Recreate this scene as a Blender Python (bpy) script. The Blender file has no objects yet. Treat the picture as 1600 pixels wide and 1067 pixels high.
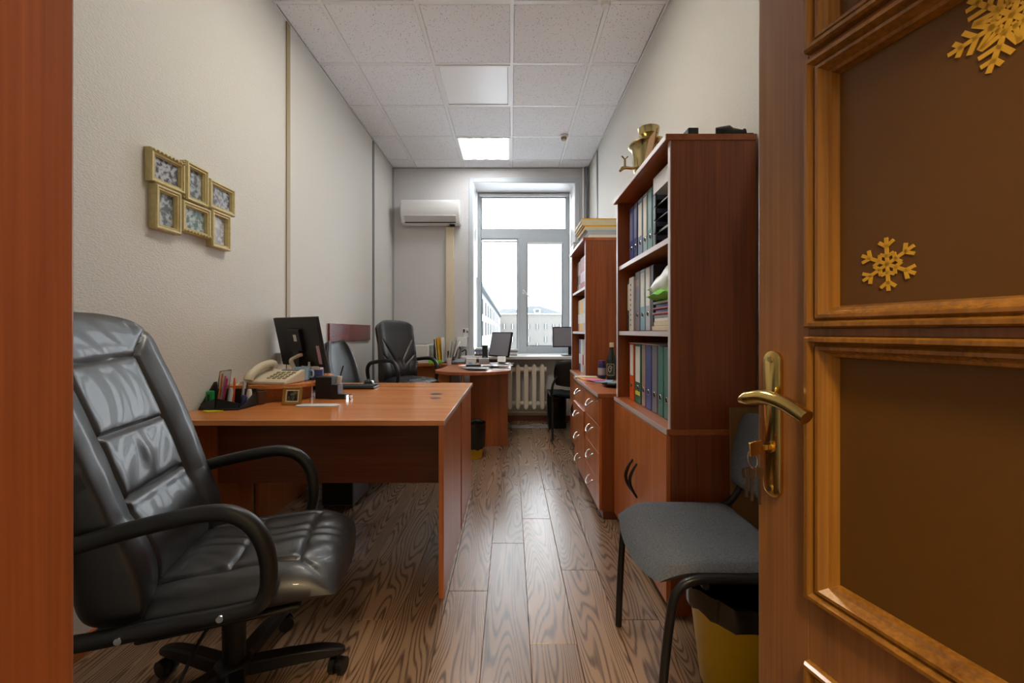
import bpy, bmesh, math, random
from mathutils import Vector, Matrix
random.seed(7)
PI = math.pi
sc = bpy.context.scene
COL = sc.collection

# ------------------------------------------------------------------ camera
F_PX, VPX, VPY, EYE = 651.0, 798.0, 518.0, 1.12      # focal length and horizon in a 1600 x 1067 frame
cd = bpy.data.cameras.new('camera'); cam = bpy.data.objects.new('camera', cd); COL.objects.link(cam)
cd.sensor_width = 36.0; cd.lens = 36.0 * F_PX / 1600.0
cd.shift_x = (800 - VPX) / 1600.0; cd.shift_y = (VPY - 533.5) / 1600.0
cd.clip_start = 0.01; cd.clip_end = 500
cam.location = (0, 0, EYE); cam.rotation_euler = (PI / 2, 0, 0)
sc.camera = cam

# ------------------------------------------------------------------ world, exposure
w = bpy.data.worlds.new('overcast_sky'); sc.world = w; w.use_nodes = True
w.node_tree.nodes['Background'].inputs[0].default_value = (0.90, 0.95, 1.0, 1)
w.node_tree.nodes['Background'].inputs[1].default_value = 8.5
vs = sc.view_settings
vs.view_transform = 'Standard'; vs.look = 'None'; vs.gamma = 1.0; vs.exposure = 0.27
vs.use_curve_mapping = False
sc.cycles.use_denoising = True
sc.cycles.max_bounces = 8
PANEL_E = 41.0          # emission of the lit ceiling panels
HALL_E = 140.0           # emission of the warm lamp in the corridor behind the camera

# ------------------------------------------------------------------ materials
MAT = {}
def new_mat(name):
    m = bpy.data.materials.new(name); m.use_nodes = True
    nt = m.node_tree; b = nt.nodes['Principled BSDF']; MAT[name] = m
    return m, nt, b
def lin(c):
    return tuple(((x / 255) / 12.92 if x / 255 <= 0.04045 else ((x / 255 + 0.055) / 1.055) ** 2.4) for x in c) + (1,)
def plain(name, rgb, rough=0.5, metal=0.0, bump=0.0, bscale=200, spec=0.5, coat=0.0, var=0.0, vscale=6):
    m, nt, b = new_mat(name)
    b.inputs['Base Color'].default_value = lin(rgb)
    b.inputs['Roughness'].default_value = rough; b.inputs['Metallic'].default_value = metal
    b.inputs['Specular IOR Level'].default_value = spec; b.inputs['Coat Weight'].default_value = coat
    tc = nt.nodes.new('ShaderNodeTexCoord')
    if bump > 0:
        n = nt.nodes.new('ShaderNodeTexNoise'); n.inputs['Scale'].default_value = bscale; n.inputs['Detail'].default_value = 3
        bp = nt.nodes.new('ShaderNodeBump'); bp.inputs['Strength'].default_value = bump; bp.inputs['Distance'].default_value = 0.002
        nt.links.new(tc.outputs['Object'], n.inputs['Vector']); nt.links.new(n.outputs['Fac'], bp.inputs['Height'])
        nt.links.new(bp.outputs['Normal'], b.inputs['Normal'])
    if var > 0:
        n = nt.nodes.new('ShaderNodeTexNoise'); n.inputs['Scale'].default_value = vscale; n.inputs['Detail'].default_value = 4
        nt.links.new(tc.outputs['Object'], n.inputs['Vector'])
        mx = nt.nodes.new('ShaderNodeMix'); mx.data_type = 'RGBA'
        c = lin(rgb); mx.inputs['A'].default_value = tuple(x * (1 - var) for x in c[:3]) + (1,)
        mx.inputs['B'].default_value = tuple(min(1, x * (1 + var)) for x in c[:3]) + (1,)
        nt.links.new(n.outputs['Fac'], mx.inputs['Factor']); nt.links.new(mx.outputs['Result'], b.inputs['Base Color'])
    return m
def wood(name, dark, light, rough=0.35, axis=2, grain=1.0, coat=0.0, fine=1.0, spec=0.5):
    """laminate or veneer: streaks along one axis of the object"""
    m, nt, b = new_mat(name); L = nt.links
    tc = nt.nodes.new('ShaderNodeTexCoord'); mp = nt.nodes.new('ShaderNodeMapping')
    s = [9.0 * grain] * 3; s[axis] = 0.7 * grain; mp.inputs['Scale'].default_value = s
    L.new(tc.outputs['Object'], mp.inputs['Vector'])
    n1 = nt.nodes.new('ShaderNodeTexNoise'); n1.inputs['Scale'].default_value = 1.3; n1.inputs['Detail'].default_value = 5; n1.inputs['Distortion'].default_value = 0.6
    L.new(mp.outputs['Vector'], n1.inputs['Vector'])
    mp2 = nt.nodes.new('ShaderNodeMapping'); s2 = [120.0 * grain] * 3; s2[axis] = 2.5 * grain; mp2.inputs['Scale'].default_value = s2
    L.new(tc.outputs['Object'], mp2.inputs['Vector'])
    n2 = nt.nodes.new('ShaderNodeTexNoise'); n2.inputs['Scale'].default_value = 1.0; n2.inputs['Detail'].default_value = 3
    L.new(mp2.outputs['Vector'], n2.inputs['Vector'])
    mm = nt.nodes.new('ShaderNodeMath'); mm.operation = 'MULTIPLY_ADD'; mm.inputs[1].default_value = 0.55 * fine
    L.new(n2.outputs['Fac'], mm.inputs[0]); 
    m3 = nt.nodes.new('ShaderNodeMath'); m3.operation = 'MULTIPLY'; m3.inputs[1].default_value = 0.75
    L.new(n1.outputs['Fac'], m3.inputs[0]); L.new(m3.outputs[0], mm.inputs[2])
    r = nt.nodes.new('ShaderNodeValToRGB'); r.color_ramp.elements[0].position = 0.38; r.color_ramp.elements[1].position = 0.88
    r.color_ramp.elements[0].color = lin(dark); r.color_ramp.elements[1].color = lin(light)
    L.new(mm.outputs[0], r.inputs['Fac']); L.new(r.outputs['Color'], b.inputs['Base Color'])
    bp = nt.nodes.new('ShaderNodeBump'); bp.inputs['Strength'].default_value = 0.06; bp.inputs['Distance'].default_value = 0.001
    L.new(n2.outputs['Fac'], bp.inputs['Height']); L.new(bp.outputs['Normal'], b.inputs['Normal'])
    b.inputs['Roughness'].default_value = rough; b.inputs['Coat Weight'].default_value = coat; b.inputs['Coat Roughness'].default_value = 0.12
    b.inputs['Specular IOR Level'].default_value = spec
    return m
def emit(name, rgb, strength):
    m, nt, b = new_mat(name)
    b.inputs['Base Color'].default_value = (0.8, 0.8, 0.8, 1)
    b.inputs['Emission Color'].default_value = rgb + (1,); b.inputs['Emission Strength'].default_value = strength
    return m

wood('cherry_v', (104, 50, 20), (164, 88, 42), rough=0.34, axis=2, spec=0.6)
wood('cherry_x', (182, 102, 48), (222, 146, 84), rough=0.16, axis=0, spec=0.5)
wood('cherry_v_lit', (164, 86, 42), (214, 132, 76), rough=0.3, axis=2, spec=0.6)  # lighter cherry_v: stronger light on fronts and desk sides put into the colour
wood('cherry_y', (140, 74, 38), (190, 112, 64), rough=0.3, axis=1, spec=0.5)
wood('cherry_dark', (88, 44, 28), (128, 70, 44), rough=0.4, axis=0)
wood('mahogany', (92, 26, 24), (130, 44, 38), rough=0.25, axis=1, coat=0.3)
wood('door_wood', (108, 70, 38), (158, 110, 66), rough=0.35, axis=2, grain=1.2, coat=0.15)
wood('moulding_wood', (98, 62, 20), (158, 110, 44), rough=0.25, axis=2, grain=1.5, coat=0.5)
wood('jamb_wood', (112, 56, 26), (156, 88, 48), rough=0.36, axis=2, grain=1.6, coat=0.1, fine=1.2)
plain('edge_band_glare', (205, 190, 188), 0.35)  # furniture edge banding, window glare painted into its pale tone
plain('ply_edge', (150, 88, 52), 0.4)
plain('leather', (20, 20, 23), 0.42, bump=0.12, bscale=420, spec=0.85, coat=0.12)
plain('leather_seam', (8, 8, 9), 0.6)
plain('black_plastic', (20, 20, 21), 0.42, bump=0.05, bscale=500)
plain('black_gloss', (10, 10, 12), 0.14)
plain('black_matte', (16, 16, 18), 0.75)
plain('black_frame', (24, 24, 26), 0.35, spec=0.5)
plain('grey_fabric', (98, 101, 106), 0.95, bump=1.0, bscale=420, var=0.6, vscale=190, spec=0.1)
plain('black_fabric', (17, 17, 19), 0.95, bump=0.6, bscale=600, spec=0.1)
plain('white_plastic', (226, 226, 224), 0.35)
plain('white_paint', (236, 236, 236), 0.4)
plain('window_white', (186, 194, 200), 0.35)
plain('grey_gasket', (120, 128, 134), 0.5)
plain('beige_plastic', (206, 196, 172), 0.45)
plain('beige_duct', (214, 200, 172), 0.5)
plain('radiator_paint', (240, 232, 214), 0.4)
plain('key_grey', (150, 150, 120), 0.5)
plain('grey_metal', (120, 122, 128), 0.4)
plain('pc_grey', (112, 112, 122), 0.35)
plain('screen_reflect', (136, 137, 147), 0.35, spec=0.5)  # switched-off screen, its reflection painted in as a grey base colour
plain('chrome', (210, 212, 214), 0.18, metal=1.0)
plain('satin_silver', (214, 214, 216), 0.3, metal=0.8)
plain('brass', (214, 182, 108), 0.16, metal=1.0)
plain('brass_old', (184, 168, 122), 0.2, metal=1.0)
plain('strip_khaki', (150, 134, 100), 0.5)
plain('strip_grey', (118, 118, 118), 0.5)
plain('gilt', (198, 184, 132), 0.45, bump=0.5, bscale=160, var=0.25, vscale=60)
plain('gold_frame', (170, 130, 60), 0.35, metal=0.5)
plain('paper', (232, 230, 224), 0.8, var=0.06, vscale=12)
plain('paper_cream', (214, 204, 176), 0.8, var=0.1, vscale=12)
plain('paper_grey', (186, 188, 190), 0.8)
plain('cardboard', (140, 104, 62), 0.85, var=0.12, vscale=8)
plain('yellow_plastic', (206, 172, 22), 0.4)
plain('bag_black', (10, 10, 11), 0.22, spec=0.6)
plain('snow_gold', (206, 164, 52), 0.5)
plain('steel_key', (170, 172, 176), 0.25, metal=1.0)
plain('bottle_glass', (14, 34, 24), 0.08, spec=0.7)
plain('cream', (232, 218, 184), 0.5)
plain('tube_cream', (214, 206, 186), 0.5)
for nm, rgb in dict(orange=(226, 92, 30), green=(14, 92, 66), tan=(158, 132, 116), blue=(58, 72, 138), grey=(112, 110, 122),
        teal=(62, 122, 110), white=(214, 214, 214), navy=(40, 50, 100), bluegrey=(88, 108, 136), sage=(116, 142, 136), lilac=(118, 122, 160),
        darkgreen=(26, 52, 44), dark=(34, 34, 40), skyblue=(120, 168, 186), red=(168, 22, 48), rose=(196, 160, 178), yellow=(228, 172, 20),
        lime=(120, 204, 50), brightgreen=(22, 158, 84), pink=(222, 120, 172), hotpink=(214, 70, 140), amber=(236, 140, 40), brown=(88, 62, 48),
        palegrey=(168, 170, 176), slateblue=(70, 84, 150), cyanpale=(150, 186, 214), violet=(96, 60, 110), lemon=(222, 222, 40), limebag=(110, 206, 30)).items():
    plain('c_' + nm, rgb, 0.45)
plain('lens_dark', (24, 30, 24), 0.2)
plain('facade', (96, 94, 90), 0.9)
plain('facade_b', (98, 100, 102), 0.9)
plain('roof_grey', (50, 56, 60), 0.8, var=0.1, vscale=1.0)
plain('far_window', (46, 50, 54), 0.3)
plain('snow', (225, 228, 232), 0.9)

def wallpaper(name, rgb):
    m, nt, b = new_mat(name); L = nt.links
    tc = nt.nodes.new('ShaderNodeTexCoord')
    n = nt.nodes.new('ShaderNodeTexNoise'); n.inputs['Scale'].default_value = 95; n.inputs['Detail'].default_value = 2.5; n.inputs['Roughness'].default_value = 0.5
    mp = nt.nodes.new('ShaderNodeMapping'); mp.inputs['Scale'].default_value = (1, 1, 1.6)
    L.new(tc.outputs['Object'], mp.inputs['Vector']); L.new(mp.outputs['Vector'], n.inputs['Vector'])
    bp = nt.nodes.new('ShaderNodeBump'); bp.inputs['Strength'].default_value = 0.55; bp.inputs['Distance'].default_value = 0.004
    L.new(n.outputs['Fac'], bp.inputs['Height']); L.new(bp.outputs['Normal'], b.inputs['Normal'])
    r = nt.nodes.new('ShaderNodeMix'); r.data_type = 'RGBA'; c = lin(rgb)
    r.inputs['A'].default_value = tuple(x * 0.95 for x in c[:3]) + (1,); r.inputs['B'].default_value = c
    L.new(n.outputs['Fac'], r.inputs['Factor']); L.new(r.outputs['Result'], b.inputs['Base Color'])
    b.inputs['Roughness'].default_value = 0.7; b.inputs['Specular IOR Level'].default_value = 0.3
    return m
wallpaper('wallpaper', (210, 208, 202))
wallpaper('wallpaper_back', (208, 207, 207))

def tile_mat():
    m, nt, b = new_mat('ceiling_tile_mat'); L = nt.links
    tc = nt.nodes.new('ShaderNodeTexCoord'); oi = nt.nodes.new('ShaderNodeObjectInfo')
    add = nt.nodes.new('ShaderNodeVectorMath'); add.operation = 'ADD'
    mul = nt.nodes.new('ShaderNodeVectorMath'); mul.operation = 'SCALE'; mul.inputs[3].default_value = 37.0
    cx = nt.nodes.new('ShaderNodeCombineXYZ'); L.new(oi.outputs['Random'], cx.inputs[0]); L.new(oi.outputs['Random'], cx.inputs[1])
    L.new(cx.outputs[0], mul.inputs[0]); L.new(tc.outputs['Object'], add.inputs[0]); L.new(mul.outputs[0], add.inputs[1])
    v = nt.nodes.new('ShaderNodeTexVoronoi'); v.inputs['Scale'].default_value = 62; v.inputs['Randomness'].default_value = 1
    L.new(add.outputs[0], v.inputs['Vector'])
    n = nt.nodes.new('ShaderNodeTexNoise'); n.inputs['Scale'].default_value = 130; n.inputs['Detail'].default_value = 2
    L.new(add.outputs[0], n.inputs['Vector'])
    wn = nt.nodes.new('ShaderNodeMath'); wn.operation = 'MULTIPLY_ADD'; wn.inputs[1].default_value = 0.5; 
    L.new(n.outputs['Fac'], wn.inputs[0]); L.new(v.outputs['Distance'], wn.inputs[2])
    r = nt.nodes.new('ShaderNodeValToRGB'); e = r.color_ramp.elements
    e[0].position = 0.36; e[0].color = lin((140, 137, 136)); e[1].position = 0.44; e[1].color = lin((240, 240, 243))
    L.new(wn.outputs[0], r.inputs['Fac']); L.new(r.outputs['Color'], b.inputs['Base Color'])
    bp = nt.nodes.new('ShaderNodeBump'); bp.inputs['Strength'].default_value = 0.4; bp.inputs['Distance'].default_value = 0.002
    L.new(wn.outputs[0], bp.inputs['Height']); L.new(bp.outputs['Normal'], b.inputs['Normal'])
    b.inputs['Roughness'].default_value = 0.95; b.inputs['Specular IOR Level'].default_value = 0.1
tile_mat()

def plank_mat():
    m, nt, b = new_mat('plank_mat'); L = nt.links
    tc = nt.nodes.new('ShaderNodeTexCoord'); oi = nt.nodes.new('ShaderNodeObjectInfo')
    mulr = nt.nodes.new('ShaderNodeMath'); mulr.operation = 'MULTIPLY'; mulr.inputs[1].default_value = 91.7
    L.new(oi.outputs['Random'], mulr.inputs[0])
    cx = nt.nodes.new('ShaderNodeCombineXYZ'); L.new(mulr.outputs[0], cx.inputs[2])
    add = nt.nodes.new('ShaderNodeVectorMath'); add.operation = 'ADD'
    L.new(tc.outputs['Object'], add.inputs[0]); L.new(cx.outputs[0], add.inputs[1])
    mp = nt.nodes.new('ShaderNodeMapping'); mp.inputs['Scale'].default_value = (8.0, 0.9, 1.0); L.new(add.outputs[0], mp.inputs['Vector'])
    n = nt.nodes.new('ShaderNodeTexNoise'); n.inputs['Scale'].default_value = 1.0; n.inputs['Detail'].default_value = 1.2; n.inputs['Roughness'].default_value = 0.35
    L.new(mp.outputs['Vector'], n.inputs['Vector'])
    k = nt.nodes.new('ShaderNodeMath'); k.operation = 'MULTIPLY'; k.inputs[1].default_value = 185.0; L.new(n.outputs['Fac'], k.inputs[0])
    s = nt.nodes.new('ShaderNodeMath'); s.operation = 'SINE'; L.new(k.outputs[0], s.inputs[0])
    s2 = nt.nodes.new('ShaderNodeMath'); s2.operation = 'MULTIPLY_ADD'; s2.inputs[1].default_value = 0.5; s2.inputs[2].default_value = 0.5; L.new(s.outputs[0], s2.inputs[0])
    mp2 = nt.nodes.new('ShaderNodeMapping'); mp2.inputs['Scale'].default_value = (170, 5, 1); L.new(add.outputs[0], mp2.inputs['Vector'])
    n2 = nt.nodes.new('ShaderNodeTexNoise'); n2.inputs['Scale'].default_value = 1.0; n2.inputs['Detail'].default_value = 3; L.new(mp2.outputs['Vector'], n2.inputs['Vector'])
    mx = nt.nodes.new('ShaderNodeMath'); mx.operation = 'MULTIPLY_ADD'; mx.inputs[1].default_value = 0.62; L.new(s2.outputs[0], mx.inputs[0])
    n2m = nt.nodes.new('ShaderNodeMath'); n2m.operation = 'MULTIPLY'; n2m.inputs[1].default_value = 0.5; L.new(n2.outputs['Fac'], n2m.inputs[0]); L.new(n2m.outputs[0], mx.inputs[2])
    r = nt.nodes.new('ShaderNodeValToRGB'); e = r.color_ramp.elements
    e[0].position = 0.20; e[0].color = lin((86, 65, 50)); e[1].position = 0.56; e[1].color = lin((150, 121, 96))
    L.new(mx.outputs[0], r.inputs['Fac'])
    hv = nt.nodes.new('ShaderNodeHueSaturation'); rr = nt.nodes.new('ShaderNodeMapRange'); rr.inputs['To Min'].default_value = 0.78; rr.inputs['To Max'].default_value = 1.12
    L.new(oi.outputs['Random'], rr.inputs['Value']); L.new(rr.outputs[0], hv.inputs['Value']); L.new(r.outputs['Color'], hv.inputs['Color'])
    L.new(hv.outputs['Color'], b.inputs['Base Color'])
    bp = nt.nodes.new('ShaderNodeBump'); bp.inputs['Strength'].default_value = 0.12; bp.inputs['Distance'].default_value = 0.001
    L.new(mx.outputs[0], bp.inputs['Height']); L.new(bp.outputs['Normal'], b.inputs['Normal'])
    b.inputs['Roughness'].default_value = 0.27; b.inputs['Specular IOR Level'].default_value = 0.6
plank_mat()

def glass_mat(name, tint, refl=0.08):
    m = bpy.data.materials.new(name); m.use_nodes = True; nt = m.node_tree; nt.nodes.clear()
    o = nt.nodes.new('ShaderNodeOutputMaterial'); t = nt.nodes.new('ShaderNodeBsdfTransparent'); g = nt.nodes.new('ShaderNodeBsdfGlossy')
    t.inputs['Color'].default_value = tint + (1,); g.inputs['Roughness'].default_value = 0.02
    mx = nt.nodes.new('ShaderNodeMixShader'); fr = nt.nodes.new('ShaderNodeFresnel'); fr.inputs['IOR'].default_value = 1.35
    nt.links.new(fr.outputs[0], mx.inputs[0]); nt.links.new(t.outputs[0], mx.inputs[1]); nt.links.new(g.outputs[0], mx.inputs[2]); nt.links.new(mx.outputs[0], o.inputs[0])
    MAT[name] = m
glass_mat('clear_glass', (0.96, 0.97, 0.97))
glass_mat('clear_film', (0.86, 0.88, 0.9))
def door_glass():
    m, nt, b = new_mat('brown_glass'); L = nt.links
    b.inputs['Base Color'].default_value = lin((96, 66, 28)); b.inputs['Roughness'].default_value = 0.3; b.inputs['Specular IOR Level'].default_value = 0.35
    tc = nt.nodes.new('ShaderNodeTexCoord'); n = nt.nodes.new('ShaderNodeTexNoise'); n.inputs['Scale'].default_value = 400
    bp = nt.nodes.new('ShaderNodeBump'); bp.inputs['Strength'].default_value = 0.08; bp.inputs['Distance'].default_value = 0.001
    L.new(tc.outputs['Object'], n.inputs['Vector']); L.new(n.outputs['Fac'], bp.inputs['Height']); L.new(bp.outputs['Normal'], b.inputs['Normal'])
door_glass()

def panel_mat(name, strength, tint=(0.97, 0.985, 1.0)):
    """prismatic diffuser over four lamp tubes: brighter along each tube"""
    m, nt, b = new_mat(name); L = nt.links
    b.inputs['Base Color'].default_value = (0.94, 0.94, 0.96, 1); b.inputs['Roughness'].default_value = 0.3
    if strength <= 0:
        return
    tc = nt.nodes.new('ShaderNodeTexCoord'); sp = nt.nodes.new('ShaderNodeSeparateXYZ'); L.new(tc.outputs['Object'], sp.inputs[0])
    k = nt.nodes.new('ShaderNodeMath'); k.operation = 'MULTIPLY'; k.inputs[1].default_value = 2 * PI / 0.142; L.new(sp.outputs[0], k.inputs[0])
    s = nt.nodes.new('ShaderNodeMath'); s.operation = 'COSINE'; L.new(k.outputs[0], s.inputs[0])
    r = nt.nodes.new('ShaderNodeMapRange'); r.inputs['From Min'].default_value = 0.75; r.inputs['From Max'].default_value = -0.5
    r.inputs['To Min'].default_value = 0.62; r.inputs['To Max'].default_value = strength
    L.new(s.outputs[0], r.inputs['Value']); L.new(r.outputs[0], b.inputs['Emission Strength'])
    b.inputs['Emission Color'].default_value = tint + (1,)
panel_mat('panel_on', PANEL_E, (1.0, .93, .80)); panel_mat('panel_on_far', PANEL_E * .5); panel_mat('panel_off', 0)
emit('hall_lamp', (1.0, 0.74, 0.42), HALL_E)

def photo_mat(name, c1, c2, scale):
    m, nt, b = new_mat(name); L = nt.links
    tc = nt.nodes.new('ShaderNodeTexCoord'); n = nt.nodes.new('ShaderNodeTexNoise'); n.inputs['Scale'].default_value = scale; n.inputs['Detail'].default_value = 2
    L.new(tc.outputs['Object'], n.inputs['Vector']); r = nt.nodes.new('ShaderNodeValToRGB'); e = r.color_ramp.elements
    e[0].position = 0.42; e[1].position = 0.6; e[0].color = lin(c1); e[1].color = lin(c2)
    L.new(n.outputs['Fac'], r.inputs['Fac']); L.new(r.outputs['Color'], b.inputs['Base Color']); b.inputs['Roughness'].default_value = 0.15
photo_mat('photo_a', (84, 86, 94), (176, 180, 188), 58)
photo_mat('photo_b', (98, 106, 114), (178, 188, 196), 48)
photo_mat('photo_c', (104, 128, 126), (176, 188, 190), 50)
photo_mat('photo_d', (160, 164, 174), (204, 206, 214), 50)
photo_mat('photo_small', (30, 32, 40), (120, 120, 70), 60)
photo_mat('magazine', (120, 60, 60), (210, 210, 205), 30)
photo_mat('mixed_paper', (120, 124, 132), (226, 226, 226), 22)

# ------------------------------------------------------------------ mesh helpers
OFF = {}
class MB:
    def __init__(s): s.v = []; s.f = []
    def add(s, vs, fs):
        o = len(s.v); s.v += [tuple(p) for p in vs]; s.f += [tuple(i + o for i in f) for f in fs]; return s
    def box(s, x0, x1, y0, y1, z0, z1):
        return s.add([(x0, y0, z0), (x1, y0, z0), (x1, y1, z0), (x0, y1, z0), (x0, y0, z1), (x1, y0, z1), (x1, y1, z1), (x0, y1, z1)],
                     [(0, 3, 2, 1), (4, 5, 6, 7), (0, 1, 5, 4), (1, 2, 6, 5), (2, 3, 7, 6), (3, 0, 4, 7)])
    def obox(s, c, ax, ay, az):
        c, ax, ay, az = Vector(c), Vector(ax), Vector(ay), Vector(az); vs = []
        for k in (-1, 1):
            for (i, j) in ((-1, -1), (1, -1), (1, 1), (-1, 1)): vs.append(c + ax * i + ay * j + az * k)
        return s.add(vs, [(0, 3, 2, 1), (4, 5, 6, 7), (0, 1, 5, 4), (1, 2, 6, 5), (2, 3, 7, 6), (3, 0, 4, 7)])
    def tube(s, pts, r, n=8, closed=False, flat=1.0):
        pts = [Vector(p) for p in pts]; N = len(pts); rs = r if isinstance(r, (list, tuple)) else [r] * N
        up = None; rings = []
        for i, p in enumerate(pts):
            a = pts[(i - 1) % N] if (closed or i > 0) else p; b2 = pts[(i + 1) % N] if (closed or i < N - 1) else p
            t = (b2 - a).normalized()
            if up is None:
                up = Vector((0, 0, 1)) if abs(t.z) < 0.9 else Vector((1, 0, 0))
            side = t.cross(up).normalized(); up = side.cross(t).normalized()
            rings.append([p + side * (math.cos(q) * rs[i]) + up * (math.sin(q) * rs[i] * flat) for q in (2 * PI * k / n for k in range(n))])
        vs = [q for ring in rings for q in ring]; fs = []
        M = N if closed else N - 1
        for i in range(M):
            j = (i + 1) % N
            for k in range(n):
                k2 = (k + 1) % n; fs.append((i * n + k, i * n + k2, j * n + k2, j * n + k))
        if not closed: fs += [tuple(range(n))[::-1], tuple((N - 1) * n + k for k in range(n))]
        return s.add(vs, fs)
    def cyl(s, p0, p1, r0, r1=None, n=16):
        return s.tube([p0, p1], [r0, r0 if r1 is None else r1], n)
    def lathe(s, prof, n=24, c=(0, 0, 0), jitter=0.0):
        vs = []; fs = []
        for (r, z) in prof:
            for k in range(n):
                a = 2 * PI * k / n; rr = r * (1 + (random.uniform(-jitter, jitter) if jitter else 0))
                vs.append((c[0] + rr * math.cos(a), c[1] + rr * math.sin(a), c[2] + z + (random.uniform(-jitter, jitter) * 0.05 if jitter else 0)))
        for i in range(len(prof) - 1):
            for k in range(n):
                k2 = (k + 1) % n; fs.append((i * n + k, i * n + k2, (i + 1) * n + k2, (i + 1) * n + k))
        fs.append(tuple(range(n))[::-1]); fs.append(tuple((len(prof) - 1) * n + k for k in range(n)))
        return s.add(vs, fs)
    def prism(s, out, a0, a1, plane='xy'):
        def m(p, h):
            return {'xy': (p[0], p[1], h), 'xz': (p[0], h, p[1]), 'yz': (h, p[0], p[1])}[plane]
        n = len(out); vs = [m(p, a0) for p in out] + [m(p, a1) for p in out]
        fs = [tuple(range(n))[::-1], tuple(range(n, 2 * n))] + [(i, (i + 1) % n, n + (i + 1) % n, n + i) for i in range(n)]
        return s.add(vs, fs)
    def pillow(s, fn, na, nb):
        """closed two-sided sheet: fn(a, b, side) with a, b in [-1, 1]"""
        for side in (1, -1):
            vs = []; fs = []
            for i in range(na + 1):
                for j in range(nb + 1): vs.append(fn(-1 + 2 * i / na, -1 + 2 * j / nb, side))
            for i in range(na):
                for j in range(nb):
                    q = (i * (nb + 1) + j, (i + 1) * (nb + 1) + j, (i + 1) * (nb + 1) + j + 1, i * (nb + 1) + j + 1)
                    fs.append(q if side > 0 else q[::-1])
            s.add(vs, fs)
        return s
    def ring_frame(s, u0, u1, v0, v1, prof, m):
        """mitred rectangular moulding; prof = (inset, height); m maps (u, v, h) to space"""
        P = [(u0, v0, 1, 1), (u1, v0, -1, 1), (u1, v1, -1, -1), (u0, v1, 1, -1)]; k = len(prof); vs = []
        for (u, v, du, dv) in P:
            for (d, h) in prof: vs.append(m(u + du * d, v + dv * d, h))
        fs = []
        for c in range(4):
            c2 = (c + 1) % 4
            for i in range(k):
                i2 = (i + 1) % k; fs.append((c * k + i, c2 * k + i, c2 * k + i2, c * k + i2))
        return s.add(vs, fs)
    def build(s, name, mat, parent=None, smooth=False, bevel=0.0, seg=2, sub=0, weld=False, origin=None):
        off = OFF.get(parent.name, Vector((0, 0, 0))) if parent else Vector((0, 0, 0))
        base = Vector(origin) if origin is not None else (Vector((0, 0, 0)) if parent else None)
        if base is None:
            xs = [p[0] for p in s.v]; ys = [p[1] for p in s.v]; zs = [p[2] for p in s.v]
            base = Vector(((min(xs) + max(xs)) / 2, (min(ys) + max(ys)) / 2, min(zs)))
        me = bpy.data.meshes.new(name)
        if parent: me.from_pydata([Vector(p) - off for p in s.v], [], s.f)
        else: me.from_pydata([Vector(p) - base for p in s.v], [], s.f)
        bm = bmesh.new(); bm.from_mesh(me)
        if weld: bmesh.ops.remove_doubles(bm, verts=bm.verts, dist=1e-5)
        bmesh.ops.recalc_face_normals(bm, faces=bm.faces); bm.to_mesh(me); bm.free()
        if smooth:
            me.shade_smooth(); me.set_sharp_from_angle(angle=math.radians(50))
        me.materials.append(MAT[mat] if isinstance(mat, str) else mat)
        o = bpy.data.objects.new(name, me); COL.objects.link(o)
        if parent: o.parent = parent; OFF[o.name] = off
        else: o.location = base; OFF[o.name] = base
        if bevel > 0:
            b = o.modifiers.new('bevel', 'BEVEL'); b.width = bevel; b.segments = seg; b.limit_method = 'ANGLE'
            if not smooth: me.shade_smooth(); me.set_sharp_from_angle(angle=math.radians(50))
        if sub:
            q = o.modifiers.new('sub', 'SUBSURF'); q.levels = sub; q.render_levels = sub
        return o
def B(*a): return MB().box(*a)
def tag(o, label, cat, group=None):
    o['label'] = label; o['category'] = cat
    if group: o['group'] = group
    return o
def struct(o, label=None):
    o['kind'] = 'structure'
    if label: o['label'] = label
    return o
def thing(name, loc, label, cat, group=None, rz=0.0, local=False):
    e = bpy.data.objects.new(name, None); e.empty_display_size = 0.05; COL.objects.link(e)
    e.location = loc; e.rotation_euler = (0, 0, rz)
    OFF[e.name] = Vector((0, 0, 0)) if (local or rz) else Vector(loc)
    return tag(e, label, cat, group)
def sempty(name, loc, rz=0.0, local=False, label=None):
    e = bpy.data.objects.new(name, None); COL.objects.link(e); e.location = loc; e.rotation_euler = (0, 0, rz)
    OFF[e.name] = Vector((0, 0, 0)) if (local or rz) else Vector(loc)
    return struct(e, label)
def piece(name, me, loc, parent, scale=None, rot=None):
    o = bpy.data.objects.new(name, me); COL.objects.link(o); o.parent = parent
    o.location = Vector(loc) - OFF.get(parent.name, Vector((0, 0, 0)))
    if scale: o.scale = scale
    if rot: o.rotation_euler = rot
    return o
def unit_mesh(name, mat, bevel=None):
    me = bpy.data.meshes.new(name)
    m = MB().box(-.5, .5, -.5, .5, -.5, .5); me.from_pydata(m.v, [], m.f); me.materials.append(MAT[mat]); return me
def at(px, py, Y): return Vector(((px - VPX) * Y / F_PX, Y, EYE - (py - VPY) * Y / F_PX))
def on(px, py, Z):
    Y = (EYE - Z) * F_PX / (py - VPY); return Vector(((px - VPX) * Y / F_PX, Y, Z))
def arc(c, r, a0, a1, n, plane='xy', h=0.0):
    out = []
    for i in range(n + 1):
        a = a0 + (a1 - a0) * i / n; out.append((c[0] + r * math.cos(a), c[1] + r * math.sin(a)))
    return out
def rrect(x0, x1, y0, y1, r, n=4):
    return arc((x1 - r, y0 + r), r, -PI / 2, 0, n) + arc((x1 - r, y1 - r), r, 0, PI / 2, n) + arc((x0 + r, y1 - r), r, PI / 2, PI, n) + arc((x0 + r, y0 + r), r, PI, 1.5 * PI, n)
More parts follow.
